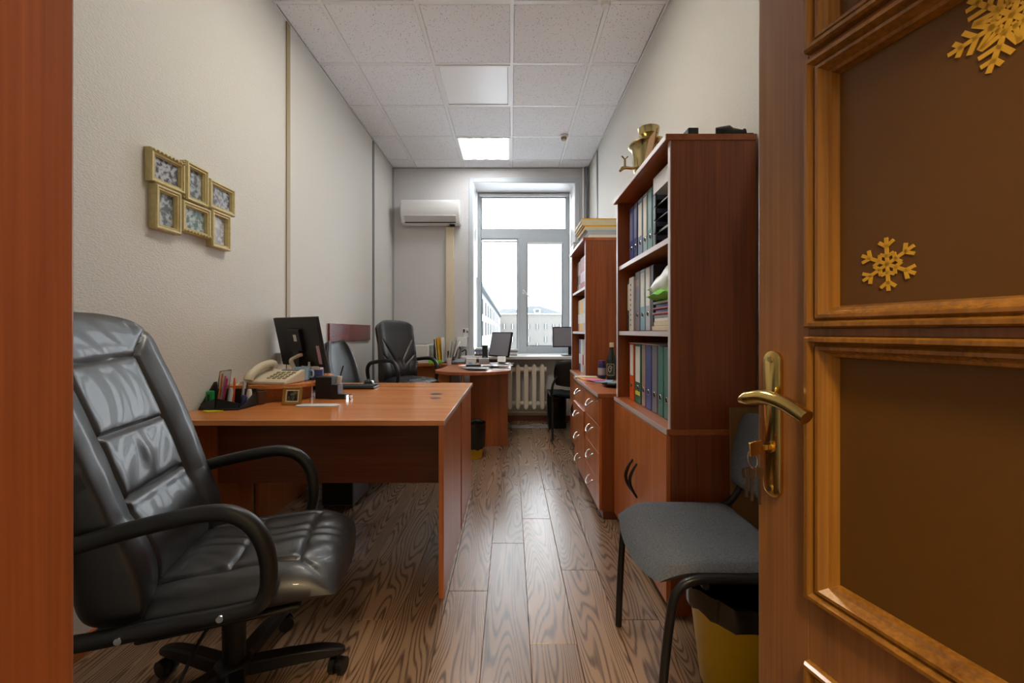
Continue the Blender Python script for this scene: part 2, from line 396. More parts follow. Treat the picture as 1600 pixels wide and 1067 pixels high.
def catmull(P, n=6, closed=False):
    P = [Vector(p) for p in P]; N = len(P); out = []
    for i in range(N if closed else N - 1):
        g = lambda k: P[k % N] if closed else P[max(0, min(N - 1, k))]
        p0, p1, p2, p3 = g(i - 1), g(i), g(i + 1), g(i + 2)
        for q in range(n):
            t = q / n; out.append(0.5 * ((2 * p1) + (p2 - p0) * t + (2 * p0 - 5 * p1 + 4 * p2 - p3) * t * t + (3 * p1 - p0 - 3 * p2 + p3) * t ** 3))
    if not closed: out.append(P[-1])
    return out

# ================================================================== SETTING
XL, XR, YB, YF, ZC = -1.487, 0.985, 5.24, 0.287, 3.18
# floor: planks
floor = struct(B(XL - .1, XR + .1, -1.7, YB + .1, -0.06, -0.012).build('floor', 'c_dark'), 'grey-brown oak plank laminate floor')
plank_me = {}
def plank(x0, x1, y0, y1):
    key = (round(x1 - x0, 3), round(y1 - y0, 3))
    if key not in plank_me:
        hx, hy = key[0] / 2 - .0006, key[1] / 2 - .0007; m = MB()
        c = .0015
        m.add([(-hx, -hy, -.011), (hx, -hy, -.011), (hx, hy, -.011), (-hx, hy, -.011), (-hx, -hy, -c), (hx, -hy, -c), (hx, hy, -c), (-hx, hy, -c),
               (-hx + c, -hy + c, 0), (hx - c, -hy + c, 0), (hx - c, hy - c, 0), (-hx + c, hy - c, 0)],
              [(0, 1, 5, 4), (1, 2, 6, 5), (2, 3, 7, 6), (3, 0, 4, 7), (4, 5, 9, 8), (5, 6, 10, 9), (6, 7, 11, 10), (7, 4, 8, 11), (8, 9, 10, 11), (0, 3, 2, 1)])
        me = bpy.data.meshes.new('floor_plank'); me.from_pydata(m.v, [], m.f); me.materials.append(MAT['plank_mat']); plank_me[key] = me
    piece('floor_plank', plank_me[key], ((x0 + x1) / 2, (y0 + y1) / 2, 0), floor)
PW = 0.1685
offs = {0: .80, 1: .205, 2: .494, 3: .957, 4: .62, 5: .33, 6: .88, -1: .30, -2: .62, -3: .05, -4: .44, -5: .75, -6: .18, -7: .55, -8: .9}
for k in range(-8, 9):
    x0 = -.268 + k * PW; x1 = x0 + PW
    if x1 <= XL or x0 >= XR: continue
    x0c, x1c = max(x0, XL), min(x1, XR)
    if x1c - x0c < .02: continue
    o = offs.get(k, (k * .37) % 1.0)
    y = -1.7
    ys = [-1.7] + [o + j for j in range(-2, 6) if -1.6 < o + j < YB - .05] + [YB]
    for a, b2 in zip(ys[:-1], ys[1:]): plank(x0c, x1c, a, b2)

# walls
struct(B(XL - .1, XL, YF, YB + .5, 0, ZC + .2).build('wall_left', 'wallpaper', origin=(0, 0, 0)))
struct(B(XR, XR + .1, YF, YB + .5, 0, ZC + .2).build('wall_right', 'wallpaper', origin=(0, 0, 0)))
# window opening in the back wall
WX0, WX1, WZ0, WZ1 = -.475, .813, .80, 2.995
wb = MB(); YB2 = 5.78
wb.box(XL, WX0, YB, YB2, 0, ZC + .2).box(WX1, XR, YB, YB2, 0, ZC + .2).box(WX0, WX1, YB, YB2, 0, WZ0 - .02).box(WX0, WX1, YB, YB2, WZ1, ZC + .2)
struct(wb.build('wall_back', 'wallpaper_back', origin=(0, 0, 0)))
# front wall with the doorway (thick wall, wood-lined reveal)
DX0, DX1, DZ = -.300, .672, 2.12
wf = MB(); wf.box(XL, DX0 - .02, -.10, YF, 0, ZC + .2).box(DX1 + .02, XR, -.10, YF, 0, ZC + .2).box(DX0 - .02, DX1 + .02, -.10, YF, DZ + .02, ZC + .2)
struct(wf.build('wall_front', 'wallpaper', origin=(0, 0, 0)))
tr = sempty('trim_1', (DX0, -.1, 0), label='reddish-brown stained wooden door frame lining')
B(DX0 - .019, DX0, -.10, YF, 0.001, DZ).build('jamb', 'jamb_wood', tr, bevel=.002)
B(DX1, DX1 + .019, -.10, YF, 0.001, DZ).build('jamb', 'jamb_wood', tr, bevel=.002)
B(DX0 - .019, DX1 + .019, -.10, YF, DZ + .001, DZ + .019).build('head_board', 'jamb_wood', tr, bevel=.002)
B(DX0 - .09, DX0 - .020, YF + .001, YF + .006, 0.001, DZ + .07).build('casing', 'jamb_wood', tr)
B(DX1 + .020, DX1 + .09, YF + .001, YF + .006, 0.001, DZ + .07).build('casing', 'jamb_wood', tr)
# corridor behind the camera
struct(B(XL, XR, -1.8, -1.7, 0, 2.9).build('wall_corridor_back', 'wallpaper', origin=(0, 0, 0)))
struct(B(XL - .1, XL, -1.7, YF - .001, 0, 2.9).build('wall_corridor_left', 'wallpaper', origin=(0, 0, 0)))
struct(B(XR, XR + .1, -1.7, YF - .001, 0, 2.9).build('wall_corridor_right', 'wallpaper', origin=(0, 0, 0)))
struct(B(XL - .1, XR + .1, -1.8, -.10, 2.9, 2.98).build('ceiling_corridor', 'white_paint', origin=(0, 0, 0)))
hl = thing('corridor_lamp', (0.1, -.75, 2.9), 'round warm ceiling lamp in the corridor outside the door', 'lamp')
MB().lathe([(.19, 2.899), (.2, 2.88), (.19, 2.862)], 28, (.1, -.75, 0)).build('lamp_base', 'white_plastic', hl, smooth=True)
MB().lathe([(.178, 2.861), (.17, 2.83), (.12, 2.80), (.04, 2.79)], 28, (.1, -.75, 0)).build('lamp_shade', 'hall_lamp', hl, smooth=True)

# ceiling: slab, tiles, grid, lights
ceil = struct(B(XL - .1, XR + .1, YF, YB + .5, ZC + .12, ZC + .2).build('ceiling', 'white_paint', origin=(0, 0, 0)), 'suspended ceiling of speckled white square tiles')
gx = [XL, -1.19, -.593, .008, .610, XR]
gy = [YF] + [2.606 - .6 * k for k in (3, 2, 1)] + [2.606, 3.204, 3.802, 4.40, 4.998, YB]
tile_me = {}
LIGHTS = {(2, 3): True, (2, 5): False, (2, 7): True}
for i in range(5):
    for j in range(len(gy) - 1):
        if (i, j) in LIGHTS: continue
        x0, x1, y0, y1 = gx[i] + .012, gx[i + 1] - .012, gy[j] + .012, gy[j + 1] - .012
        key = (round(x1 - x0, 3), round(y1 - y0, 3))
        if key not in tile_me:
            hx, hy = key[0] / 2, key[1] / 2; c = .006
            me = bpy.data.meshes.new('ceiling_tile')
            me.from_pydata([(-hx, -hy, 0.004), (hx, -hy, 0.004), (hx, hy, 0.004), (-hx, hy, 0.004), (-hx + c, -hy + c, -.003), (hx - c, -hy + c, -.003), (hx - c, hy - c, -.003), (-hx + c, hy - c, -.003), (-hx, -hy, .014), (hx, -hy, .014), (hx, hy, .014), (-hx, hy, .014)],
                           [], [(4, 7, 6, 5), (0, 4, 5, 1), (1, 5, 6, 2), (2, 6, 7, 3), (3, 7, 4, 0), (0, 1, 9, 8), (1, 2, 10, 9), (2, 3, 11, 10), (3, 0, 8, 11), (8, 9, 10, 11)])
            me.materials.append(MAT['ceiling_tile_mat']); tile_me[key] = me
        piece('ceiling_tile', tile_me[key], ((x0 + x1) / 2, (y0 + y1) / 2, ZC), ceil)
for x in gx[1:-1]: B(x - .012, x + .012, YF + .001, YB - .001, ZC - .004, ZC + .03).build('grid_rail', 'white_paint', ceil)
for y in gy[1:-1]:
    for a, b2 in zip(gx[:-1], gx[1:]):
        B(a + (.0125 if a != XL else .001), b2 - (.0125 if b2 != XR else .001), y - .012, y + .012, ZC - .003, ZC + .03).build('grid_rail', 'white_paint', ceil)
for (x0, x1, y0, y1) in ((XL, XL + .013, YF, YB), (XR - .013, XR, YF, YB), (XL, XR, YB - .013, YB)):
    B(x0 + .0005, x1 - .0005, y0 + .0005, y1 - .0005, ZC - .006, ZC - .0045).build('grid_rail', 'grey_metal' if y0 > 5 else 'white_paint', ceil)
lab = {3: 'lit square ceiling light panel nearest the door', 5: 'switched-off white square ceiling light panel', 7: 'lit square ceiling light panel with four tubes near the window wall'}
for (i, j), onoff in LIGHTS.items():
    x0, x1, y0, y1 = gx[i] + .0125, gx[i + 1] - .0125, gy[j] + .0125, gy[j + 1] - .0125
    cx, cy = (x0 + x1) / 2, (y0 + y1) / 2
    t = thing('ceiling_light', (cx, cy, ZC - .01), lab[j], 'light', 'square light panels in the tile ceiling')
    MB().ring_frame(x0, x1, y0, y1, [(0, 0), (0, -.012), (.018, -.012), (.022, -.004), (.022, 0)], lambda u, v, h: (u, v, ZC + .004 + h)).build('frame', 'white_paint', t)
    p = B(x0 + .0225, x1 - .0225, y0 + .0225, y1 - .0225, ZC - .003, ZC + .003).build('diffuser', ('panel_on_far' if j == 7 else 'panel_on') if onoff else 'panel_off', t)
    B(x0 + .004, x1 - .004, y0 + .004, y1 - .004, ZC + .005, ZC + .06).build('housing', 'white_paint', t)
# detectors
def detector(px, py, name, label):
    p = Vector((.573, (ZC - EYE) * F_PX / (VPY - py), ZC - .0035)); p.x = (px - VPX) * p.y / F_PX
    t = thing(name, p, label, 'detector')
    MB().lathe([(.048, 0), (.05, -.012), (.04, -.022)], 20, p).build('base', 'white_plastic', t, smooth=True)
    MB().lathe([(.03, -.0225), (.032, -.034), (.024, -.05)], 20, p).build('sensor_head', 'strip_khaki' if py > 100 else 'white_plastic', t, smooth=True)
detector(946, -3, 'smoke_detector', 'round white smoke detector on the ceiling above the bookcase with the samovar')
detector(881, 211, 'smoke_detector', 'small brownish smoke detector on the ceiling by the window wall')

# wall strips, baseboards
n = 2
for (y, m, wd) in ((2.775, 'strip_khaki', .042), (4.50, 'strip_grey', .05)):
    struct(B(XL + .0005, XL + .008, y - wd / 2, y + wd / 2, .07, ZC - .008).build('trim_%d' % n, m)); n += 1
struct(B(XR - .008, XR - .0005, 4.70, 4.755, .07, ZC - .008).build('trim_%d' % n, 'strip_grey')); n += 1
struct(B(XL + .0005, XL + .022, YB - .022, YB - .0005, .07, ZC - .008).build('trim_%d' % n, 'palegrey' if 'palegrey' in MAT else 'c_palegrey')); n += 1
struct(B(XL + .0005, XL + .016, YF + .008, YB - .001, .001, .065).build('baseboard_left', 'cherry_y'))
struct(B(XR - .016, XR - .0005, YF + .008, YB - .001, .001, .065).build('baseboard_right', 'cherry_y'))
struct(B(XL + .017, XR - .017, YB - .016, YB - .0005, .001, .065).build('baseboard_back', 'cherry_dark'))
# mahogany wall board
tag(B(XL + .001, XL + .019, 3.38, 4.36, 1.035, 1.187).build('wall_board', 'mahogany', bevel=.002), 'polished maroon wooden rail board on the wall behind the chairs', 'board')

# ------------------------------------------------------------------ window
WY = 5.62
win = sempty('window_1', (0.17, WY, WZ0), label='white plastic window with one transom pane and two lower sashes')
def wpx(px, py): p = at(px, py, WY); return p.x, p.z
fx0, fx1, fz0, fz1 = wpx(745.5, 301)[0], wpx(890.5, 301)[0], .822, wpx(746, 301)[1]
tx0, tx1 = wpx(751.5, 0)[0], wpx(885, 0)[0]
tz0, tz1 = wpx(0, 358.5)[1], wpx(0, 307.5)[1]
mz0, mz1 = wpx(0, 374)[1], wpx(0, 359)[1]       # transom bar
lx1 = wpx(809, 0)[0]; rx0 = wpx(812.5, 0)[0]
# outer frame bars
B(fx0, tx0, WY, WY + .07, fz0, fz1).build('frame_bar', 'window_white', win, bevel=.006)
B(tx1, fx1, WY, WY + .07, fz0, fz1).build('frame_bar', 'window_white', win, bevel=.006)
B(tx0 + .0005, tx1 - .0005, WY, WY + .07, tz1, fz1).build('frame_bar', 'window_white', win, bevel=.006)
B(tx0 + .0005, tx1 - .0005, WY, WY + .07, mz0 + .012, tz0).build('transom_bar', 'window_white', win, bevel=.006)
B(tx0 + .0005, tx1 - .0005, WY, WY + .07, fz0, fz0 + .05).build('frame_bar', 'window_white', win, bevel=.006)
B(lx1, rx0 + .02, WY, WY + .07, fz0 + .0505, mz0 + .0115).build('mullion', 'window_white', win, bevel=.006)
def pane(x0, x1, z0, z1, y):
    B(x0, x1, y, y + .004, z0, z1).build('glass_pane', 'clear_glass', win)
pane(tx0 + .001, tx1 - .001, tz0 + .001, tz1 - .001, WY + .03)
pane(tx0 + .001, lx1 - .001, fz0 + .051, mz0 + .011, WY + .03)
for (a, b2, c, d) in ((tx0, tx1, tz0, tz1), (tx0, lx1, fz0 + .05, mz0 + .0115)):
    MB().ring_frame(a, b2, c, d, [(.0005, 0), (.0005, -.012), (.014, -.004), (.014, 0)], lambda u, v, h: (u, WY + .028 + h, v)).build('glazing_bead', 'grey_gasket', win)
# opening sash on the right
sx0, sx1, sz0, sz1 = wpx(812.5, 0)[0], wpx(888.5, 0)[0], .832, wpx(0, 365)[1]
gx0, gx1, gz0, gz1 = wpx(823, 0)[0], wpx(879, 0)[0], wpx(0, 541)[1], wpx(0, 379)[1]
sash = MB(); yy0, yy1 = WY - .026, WY - .0008
sash.box(sx0, gx0, yy0, yy1, sz0, sz1).box(gx1, sx1, yy0, yy1, sz0, sz1).box(gx0, gx1, yy0, yy1, sz0, gz0).box(gx0, gx1, yy0, yy1, gz1, sz1)
so = sash.build('sash', 'window_white', win, bevel=.003)
MB().ring_frame(gx0, gx1, gz0, gz1, [(.0005, 0), (.0005, -.012), (.014, -.004), (.014, 0)], lambda u, v, h: (u, WY - .008 + h, v)).build('glazing_bead', 'grey_gasket', so)
B(gx0 + .001, gx1 - .001, WY - .006, WY - .002, gz0 + .001, gz1 - .001).build('glass_pane', 'clear_glass', so)
h = at(818, 456, WY - .03)
hd = MB(); hd.box(h.x - .014, h.x + .014, yy0 - .008, yy0 - .0005, h.z - .03, h.z + .03)
hd.tube([(h.x, yy0 - .009, h.z + .01), (h.x, yy0 - .05, h.z + .01), (h.x + .02, yy0 - .055, h.z - .01), (h.x + .085, yy0 - .055, h.z - .085)], .009, 8)
hd.build('window_handle', 'white_plastic', so, smooth=True)
# roller blind cassettes
for (a, b2, z, yq) in ((tx0 - .02, tx1 + .02, tz1 + .012, WY - .03), (tx0 + .001, lx1 - .003, mz0 - .03, WY - .002), (gx0 + .004, gx1 - .004, gz1 - .015, WY - .031)):
    MB().tube([(a, yq - .004, z), (b2, yq - .004, z)], .018 if z > tz0 else .013, 10).build('blind_roll', 'white_plastic', win, smooth=True)
# reveal lining and casing
rv = sempty('trim_%d' % n, (0, YB, WZ0), label='white plastic window reveal and casing'); n += 1
for (p, q) in (((WX0, fx0), -1), ((WX1, fx1), 1)):
    x0, x1 = p
    MB().prism([(x0 + q * -.0, YB - .004), (x0 + q * -.012, YB - .004), (x1 + q * -.004, WY - .001), (x1 + q * .02, WY - .001)] if False else
               [(x0, YB - .003), (x0 - q * .010, YB - .003), (x1, WY - .032), (x0, WY - .032)], WZ0 + .02, WZ1 - .011).build('reveal_board', 'white_paint', rv)
B(WX0 + .0005, WX1 - .0005, YB - .003, WY - .0325, WZ1 - .0105, WZ1 - .0005).build('reveal_board', 'white_paint', rv)
for (a, b2, c, d) in ((WX0 - .05, WX0 + .001, .82, WZ1 + .055), (WX1 - .001, WX1 + .05, .82, WZ1 + .055), (WX0 + .0015, WX1 - .0015, WZ1 - .001, WZ1 + .055)):
    B(a, b2, YB - .012, YB - .0035, c, d).build('casing', 'window_white', rv, bevel=.003)
# sill
struct(B(-.62, XR - .04, 5.02, WY - .001, .782, .82).build('trim_%d' % n, 'white_plastic', bevel=.006), 'white windowsill'); n += 1

# ------------------------------------------------------------------ outside buildings
def far_window(parent, x0, x1, y, z0, z1, axis='x'):
    wpt = (B(x0, x1, y - .12, y + .05, z0, z1) if axis == 'x' else B(y - .05, y + .12, x0, x1, z0, z1)).build('window', 'far_window', parent)
    cxm = (x0 + x1) / 2
    (B(cxm - .06, cxm + .06, y - .16, y - .121, z0, z1) if axis == 'x' else B(y + .121, y + .16, cxm - .06, cxm + .06, z0, z1)).build('window_bar', 'snow', wpt)
BY = 120.0
bl = thing('apartment_building', (8, BY, -14), 'pale apartment building with grey hipped roof facing the window', 'building')
sx = BY / F_PX
def bx(px): return (px - VPX) * sx
def bz(py): return EYE - (py - VPY) * sx
B(bx(770), bx(935), BY, BY + 14, -14, bz(491)).build('facade', 'facade', bl)
B(bx(769), bx(936), BY - .5, BY + 14.5, bz(491), bz(489.5)).build('cornice', 'snow', bl)
MB().add([(bx(790), BY, bz(489)), (bx(879), BY, bz(489)), (bx(879), BY + 14, bz(489)), (bx(790), BY + 14, bz(489)), (bx(829), BY + 7, bz(476)), (bx(846), BY + 7, bz(476))],
         [(0, 1, 5, 4), (1, 2, 5), (2, 3, 4, 5), (3, 0, 4), (0, 3, 2, 1)]).build('roof', 'roof_grey', bl)
MB().add([(bx(772), BY + 2, bz(489)), (bx(815), BY + 2, bz(489)), (bx(815), BY + 14, bz(489)), (bx(772), BY + 14, bz(489)), (bx(785), BY + 8, bz(480)), (bx(806), BY + 8, bz(480))],
         [(0, 1, 5, 4), (1, 2, 5), (2, 3, 4, 5), (3, 0, 4), (0, 3, 2, 1)]).build('roof', 'roof_grey', bl)
dm = B(bx(834.5), bx(844), BY - .1, BY + 4, bz(489), bz(482.5)).build('dormer', 'snow', bl)
B(bx(836), bx(842.5), BY - .2, BY - .11, bz(488.5), bz(483.5)).build('window', 'far_window', dm)
for cxp in (801, 814, 826, 839.5, 852.5, 865, 876, 788, 890):
    for (ya, yb) in ((506, 514), (526, 534), (546, 554)):
        if ya == 526 and cxp in (839.5,): ya, yb = 536, 541
        far_window(bl, bx(cxp - 2.3), bx(cxp + 2.3), BY, bz(yb), bz(ya))
bl2 = thing('apartment_building', (-6, 75, -14), 'white building wing receding along the left of the window view', 'building')
LX = -3.0; ez = bz(0) * 0 + EYE + 4.1
B(LX - 12, LX, 34, 118, -14, ez).build('facade', 'facade_b', bl2)
MB().prism([(34, ez), (118, ez), (118, ez + .35), (34, ez + .35)], LX - 12, LX + .45, 'yz').build('cornice', 'roof_grey', bl2)
MB().add([(LX + .2, 34, ez + .36), (LX + .2, 118, ez + .36), (LX - 12, 118, ez + .36), (LX - 12, 34, ez + .36), (LX - 6, 36, ez + 2.6), (LX - 6, 116, ez + 2.6)],
         [(0, 1, 5, 4), (1, 2, 5), (2, 3, 4, 5), (3, 0, 4), (0, 3, 2, 1)]).build('roof', 'snow', bl2)
for k in range(14):
    for zz in (-5.5, -2.4, 0.7, 3.0):
        far_window(bl2, 38 + k * 5.6, 39.5 + k * 5.6, LX, zz, zz + 1.5, 'y')
tag(B(-40, 60, 20, 200, -14.3, -14.02).build('snowy_yard', 'snow'), 'snow-covered yard between the buildings', 'ground')

# ------------------------------------------------------------------ radiator and pipes
RY = 5.13
rad = thing('radiator', (.15, RY, .16), 'cream cast-iron radiator under the windowsill', 'radiator')
for k in range(7):
    x = (771.5 + k * 12.6 - VPX) * RY / F_PX
    m = MB()
    out = [(-.028, .195), (-.02, .175), (0, .16), (.02, .175), (.028, .195), (.028, .685), (.018, .710), (0, .724), (-.018, .710), (-.028, .685)]
    m.prism([(x + a, b2) for a, b2 in out], RY - .045, RY + .045, 'xz')
    m.build('section', 'radiator_paint', rad, bevel=.010, seg=3)
for z in (.235, .655):
    MB().cyl(((771.5 - VPX) * RY / F_PX, RY, z), ((847.1 - VPX) * RY / F_PX + .05, RY, z), .030, n=12).build('header', 'radiator_paint', rad, smooth=True)
pp = thing('heating_pipe', (.2, 5.19, .0), 'white heating pipe running low along the wall under the radiator', 'pipe')
MB().tube(catmull([(-.55, 5.195, .115), (.3, 5.195, .115), (.62, 5.195, .115), (.70, 5.195, .15), (.70, 5.195, .40), (.70, 5.195, .655), (.55, 5.17, .655)], 5), .011, 8).build('pipe_run', 'radiator_paint', pp, smooth=True)
for k, (px, lb) in enumerate(((911.5, 'thin white heating riser in the corner right of the window'), (916, 'thick grey heating riser in the corner right of the window'))):
    p = at(px, 400, YB - .03)
    tag(MB().cyl((p.x, YB - .03 - .012 * k, .83), (p.x, YB - .03 - .012 * k, ZC - .01), .010 + .007 * k, n=12).build('riser_pipe', 'white_paint' if k == 0 else 'grey_metal', smooth=True), lb, 'pipe')
for k in range(3):
    pts = [(-.1 + random.uniform(0, .1), 4.98 - .07 * k, .006), (.12, 4.93 - .05 * k, .006), (.3, 5.0 - .08 * k, .006), (.52, 4.93 - .04 * k, .006)]
    tag(MB().tube(catmull(pts, 6), .0045, 6).build('floor_cable', 'c_palegrey', smooth=True), 'grey cable lying on the floor under the radiator', 'cable', 'cables under the radiator')

# ------------------------------------------------------------------ air conditioner
ac = thing('air_conditioner', (-.98, YB - .1, 2.43), 'white wall-mounted air conditioner indoor unit on the window wall', 'air conditioner')
a0, a1 = at(625, 311, 5.04), at(718, 348, 5.04)
prof = [(YB - .001, a1.z + .03), (YB - .03, a1.z), (YB - .15, a1.z + .01), (5.045, a1.z + .10), (5.035, a1.z + .16), (5.04, a0.z - .03), (5.06, a0.z), (YB - .001, a0.z)]
MB().prism(prof, a0.x, a1.x, 'yz').build('body', 'white_plastic', ac, bevel=.014, seg=3)
fl = MB().obox(((a0.x + a1.x) / 2, 5.062, a1.z + .055), ((a1.x - a0.x) / 2 - .045, 0, 0), (0, .030, -.034), (0, -.004, -.0035)).build('louvre', 'c_white', ac, bevel=.003)
MB().obox(((a0.x + a1.x) / 2, 5.088, a1.z + .018), ((a1.x - a0.x) / 2 - .05, 0, 0), (0, .004, -.003), (0, -.006, -.006)).build('air_slot', 'black_matte', ac)
B(a1.x - .13, a1.x - .07, YB - .12, YB - .06, a1.z - .012, a1.z + .004).build('drain_port', 'black_matte', ac)
tag(B(at(697.5, 0, YB).x, at(709.5, 0, YB).x, YB - .055, YB - .001, .07, a1.z - .014).build('cable_duct', 'beige_duct', bevel=.004), 'beige plastic duct running down below the air conditioner', 'duct')
# sockets
sk = thing('wall_socket', at(728, 522, YB - .01), 'white wall socket with dark plug beside the window', 'socket')
p = at(728, 518, YB - .001)
B(p.x - .035, p.x + .035, YB - .012, YB - .001, p.z - .075, p.z + .04).build('plate', 'white_plastic', sk, bevel=.004)
B(p.x - .03, p.x - .012, YB - .03, YB - .0125, p.z - .01, p.z + .03).build('plug', 'black_plastic', sk); B(p.x + .008, p.x + .028, YB - .026, YB - .0125, p.z - .015, p.z + .012).build('plug', 'grey_metal', sk)
rt = thing('junction_box', at(722, 535, YB - .03), 'white junction box with cables low on the window wall', 'box')
p = at(722, 534, YB)
B(p.x - .06, p.x + .06, YB - .045, YB - .001, p.z - .06, p.z + .06).build('cover', 'white_plastic', rt, bevel=.005)
MB().tube(catmull([(p.x - .03, YB - .02, p.z - .061), (p.x, YB - .05, p.z - .12), (p.x + .05, YB - .04, p.z - .10), (p.x + .055, YB - .05, p.z - .17)], 5), .009, 6).build('cable', 'black_plastic', rt, smooth=True)
ws = thing('wall_outlet', (XL, 2.68, .92), 'small grey double outlet low on the wall behind the telephone', 'socket')
B(XL + .001, XL + .03, 2.64, 2.73, .915, .985).build('plate', 'c_palegrey', ws, bevel=.004); B(XL + .0305, XL + .034, 2.655, 2.715, .93, .97).build('outlet_face', 'grey_metal', ws)

# ================================================================== DOOR
DW = 0.80; hinge = Vector((.628, -.0544, 0)); ang = math.atan2(.968, -.25)
door = sempty('door_1', hinge, rz=ang, local=True, label='open brown wooden door with brown glass panels and brass handle')
def dm3(wv, z, hgt): return (DW - wv, hgt, z)          # w measured from the free edge; hgt outward from the visible face
def dbox(w0, w1, z0, z1, h0, h1): return B(DW - w1, DW - w0, h0, h1, z0, z1)
T = -.040
dbox(0, .093, .008, 2.07, T, 0).build('stile', 'door_wood', door, bevel=.002)
dbox(.707, .80, .008, 2.07, T, 0).build('stile', 'door_wood', door, bevel=.002)
for (z0, z1) in ((.008, .15), (.625, .721), (1.113, 1.125), (1.525, 1.537), (1.94, 2.07)):
    dbox(.0935, .7065, z0, z1, T, 0).build('rail', 'door_wood', door, bevel=.001)
MP = [(0, -.018), (0, .009), (.0025, .014), (.0075, .014), (.010, .006), (.012, .003), (.015, .008), (.0195, .008), (.022, .002), (.025, -.005), (.029, -.007), (.032, -.018)]
for (z0, z1, gl) in ((.15, .625, 0), (.721, 1.113, 1), (1.125, 1.525, 1), (1.537, 1.94, 1)):
    MB().ring_frame(.0935, .7065, z0 + .0003, z1 - .0003, MP, dm3).build('moulding', 'moulding_wood', door)
    dbox(.0945, .7055, z0 + .001, z1 - .001, -.026, -.0185).build('glass_pane' if gl else 'wood_panel', 'brown_glass' if gl else 'door_wood', door)
    MB().ring_frame(.0935, .7065, z0 + .0003, z1 - .0003, [(d, -.040 - (hh if hh > 0 else 0) + (0 if hh > -.018 else 0.013)) for d, hh in MP], dm3).build('moulding', 'moulding_wood', door)
# lock plate and lever
hp = MB(); out = []
pw0, pw1, pz0, pz1 = .016, .050, .848, 1.088; r = .017
out = rrect(pw0, pw1, pz0, pz1, r - .0001, 6)
lp = MB().add([dm3(a, b2, .0005) for a, b2 in out] + [dm3(a, b2, .006) for a, b2 in out] + [dm3((a - .033) * .75 + .033, (b2 - .968) * .97 + .968, .0085) for a, b2 in out],
              [tuple(range(len(out)))] + [(i, (i + 1) % len(out), len(out) + (i + 1) % len(out), len(out) + i) for i in range(len(out))] +
              [(len(out) + i, len(out) + (i + 1) % len(out), 2 * len(out) + (i + 1) % len(out), 2 * len(out) + i) for i in range(len(out))] + [tuple(range(2 * len(out), 3 * len(out)))]).build('lock_plate', 'brass', door, smooth=True)
for z in (pz0 + .014, pz1 - .014): MB().cyl(dm3(.033, z, .008), dm3(.033, z, .011), .0045, n=10).build('screw', 'brass_old', lp)
MB().cyl(dm3(.033, .93, .008), dm3(.033, .93, .014), .0085, n=14).build('lock_cylinder', 'brass', lp, smooth=True)
lv = MB(); lv.cyl(dm3(.033, 1.008, .008), dm3(.033, 1.010, .048), .009, n=12)
lp2 = catmull([dm3(.014, 1.006, .050), dm3(.035, 1.013, .052), (dm3(.065, 1.019, .053)), dm3(.10, 1.014, .053), dm3(.133, 1.000, .052)], 5)
lv.tube(lp2, [.006 + .005 * min(1, i / 4) for i in range(len(lp2))], 12)
lv.build('lever_handle', 'brass', door, smooth=True)
for z in (.25, 1.05, 1.85): MB().cyl((-.004, -.047, z), (-.004, -.047, z + .1), .007, n=10).build('hinge', 'brass_old', door, smooth=True)
# keys in the lock (rotated frame as the door)
ky = thing('key_ring', hinge, 'bunch of keys hanging from the brass lock plate of the door', 'keys', rz=ang, local=True)
kz = .93
MB().obox(dm3(.033, kz, .0205), (.0, .006, 0), (.001, 0, 0), (0, 0, .004)).build('key_shaft', 'brass', ky)
MB().prism([(0.0265, kz - .011), (.05, kz - .013), (.052, kz + .010), (.028, kz + .013)], DW - .0345, DW - .0315, 'yz').build('key_bow', 'brass', ky, bevel=.001)
ring = [(DW - .033 + .012 * math.sin(a) * .3, .044 + .009 * math.cos(a), kz - .018 + .013 * math.sin(a)) for a in (2 * PI * i / 16 for i in range(16))]
MB().tube(ring, .0014, 6, closed=True).build('ring', 'steel_key', ky, smooth=True)
for k, (tx, ln) in enumerate(((-.012, .062), (0.0, .056), (.008, .05))):
    q = MB(); yk = .044 + tx
    q.prism([(yk - .008, kz - .030), (yk + .008, kz - .033), (yk + .006, kz - .048), (yk + .002, kz - .05), (yk + .002, kz - .03 - ln), (yk - .003, kz - .03 - ln), (yk - .003, kz - .05), (yk - .007, kz - .046)], DW - .0345 + .003 * k, DW - .0325 + .003 * k, 'yz')
    q.build('key', 'steel_key', ky)

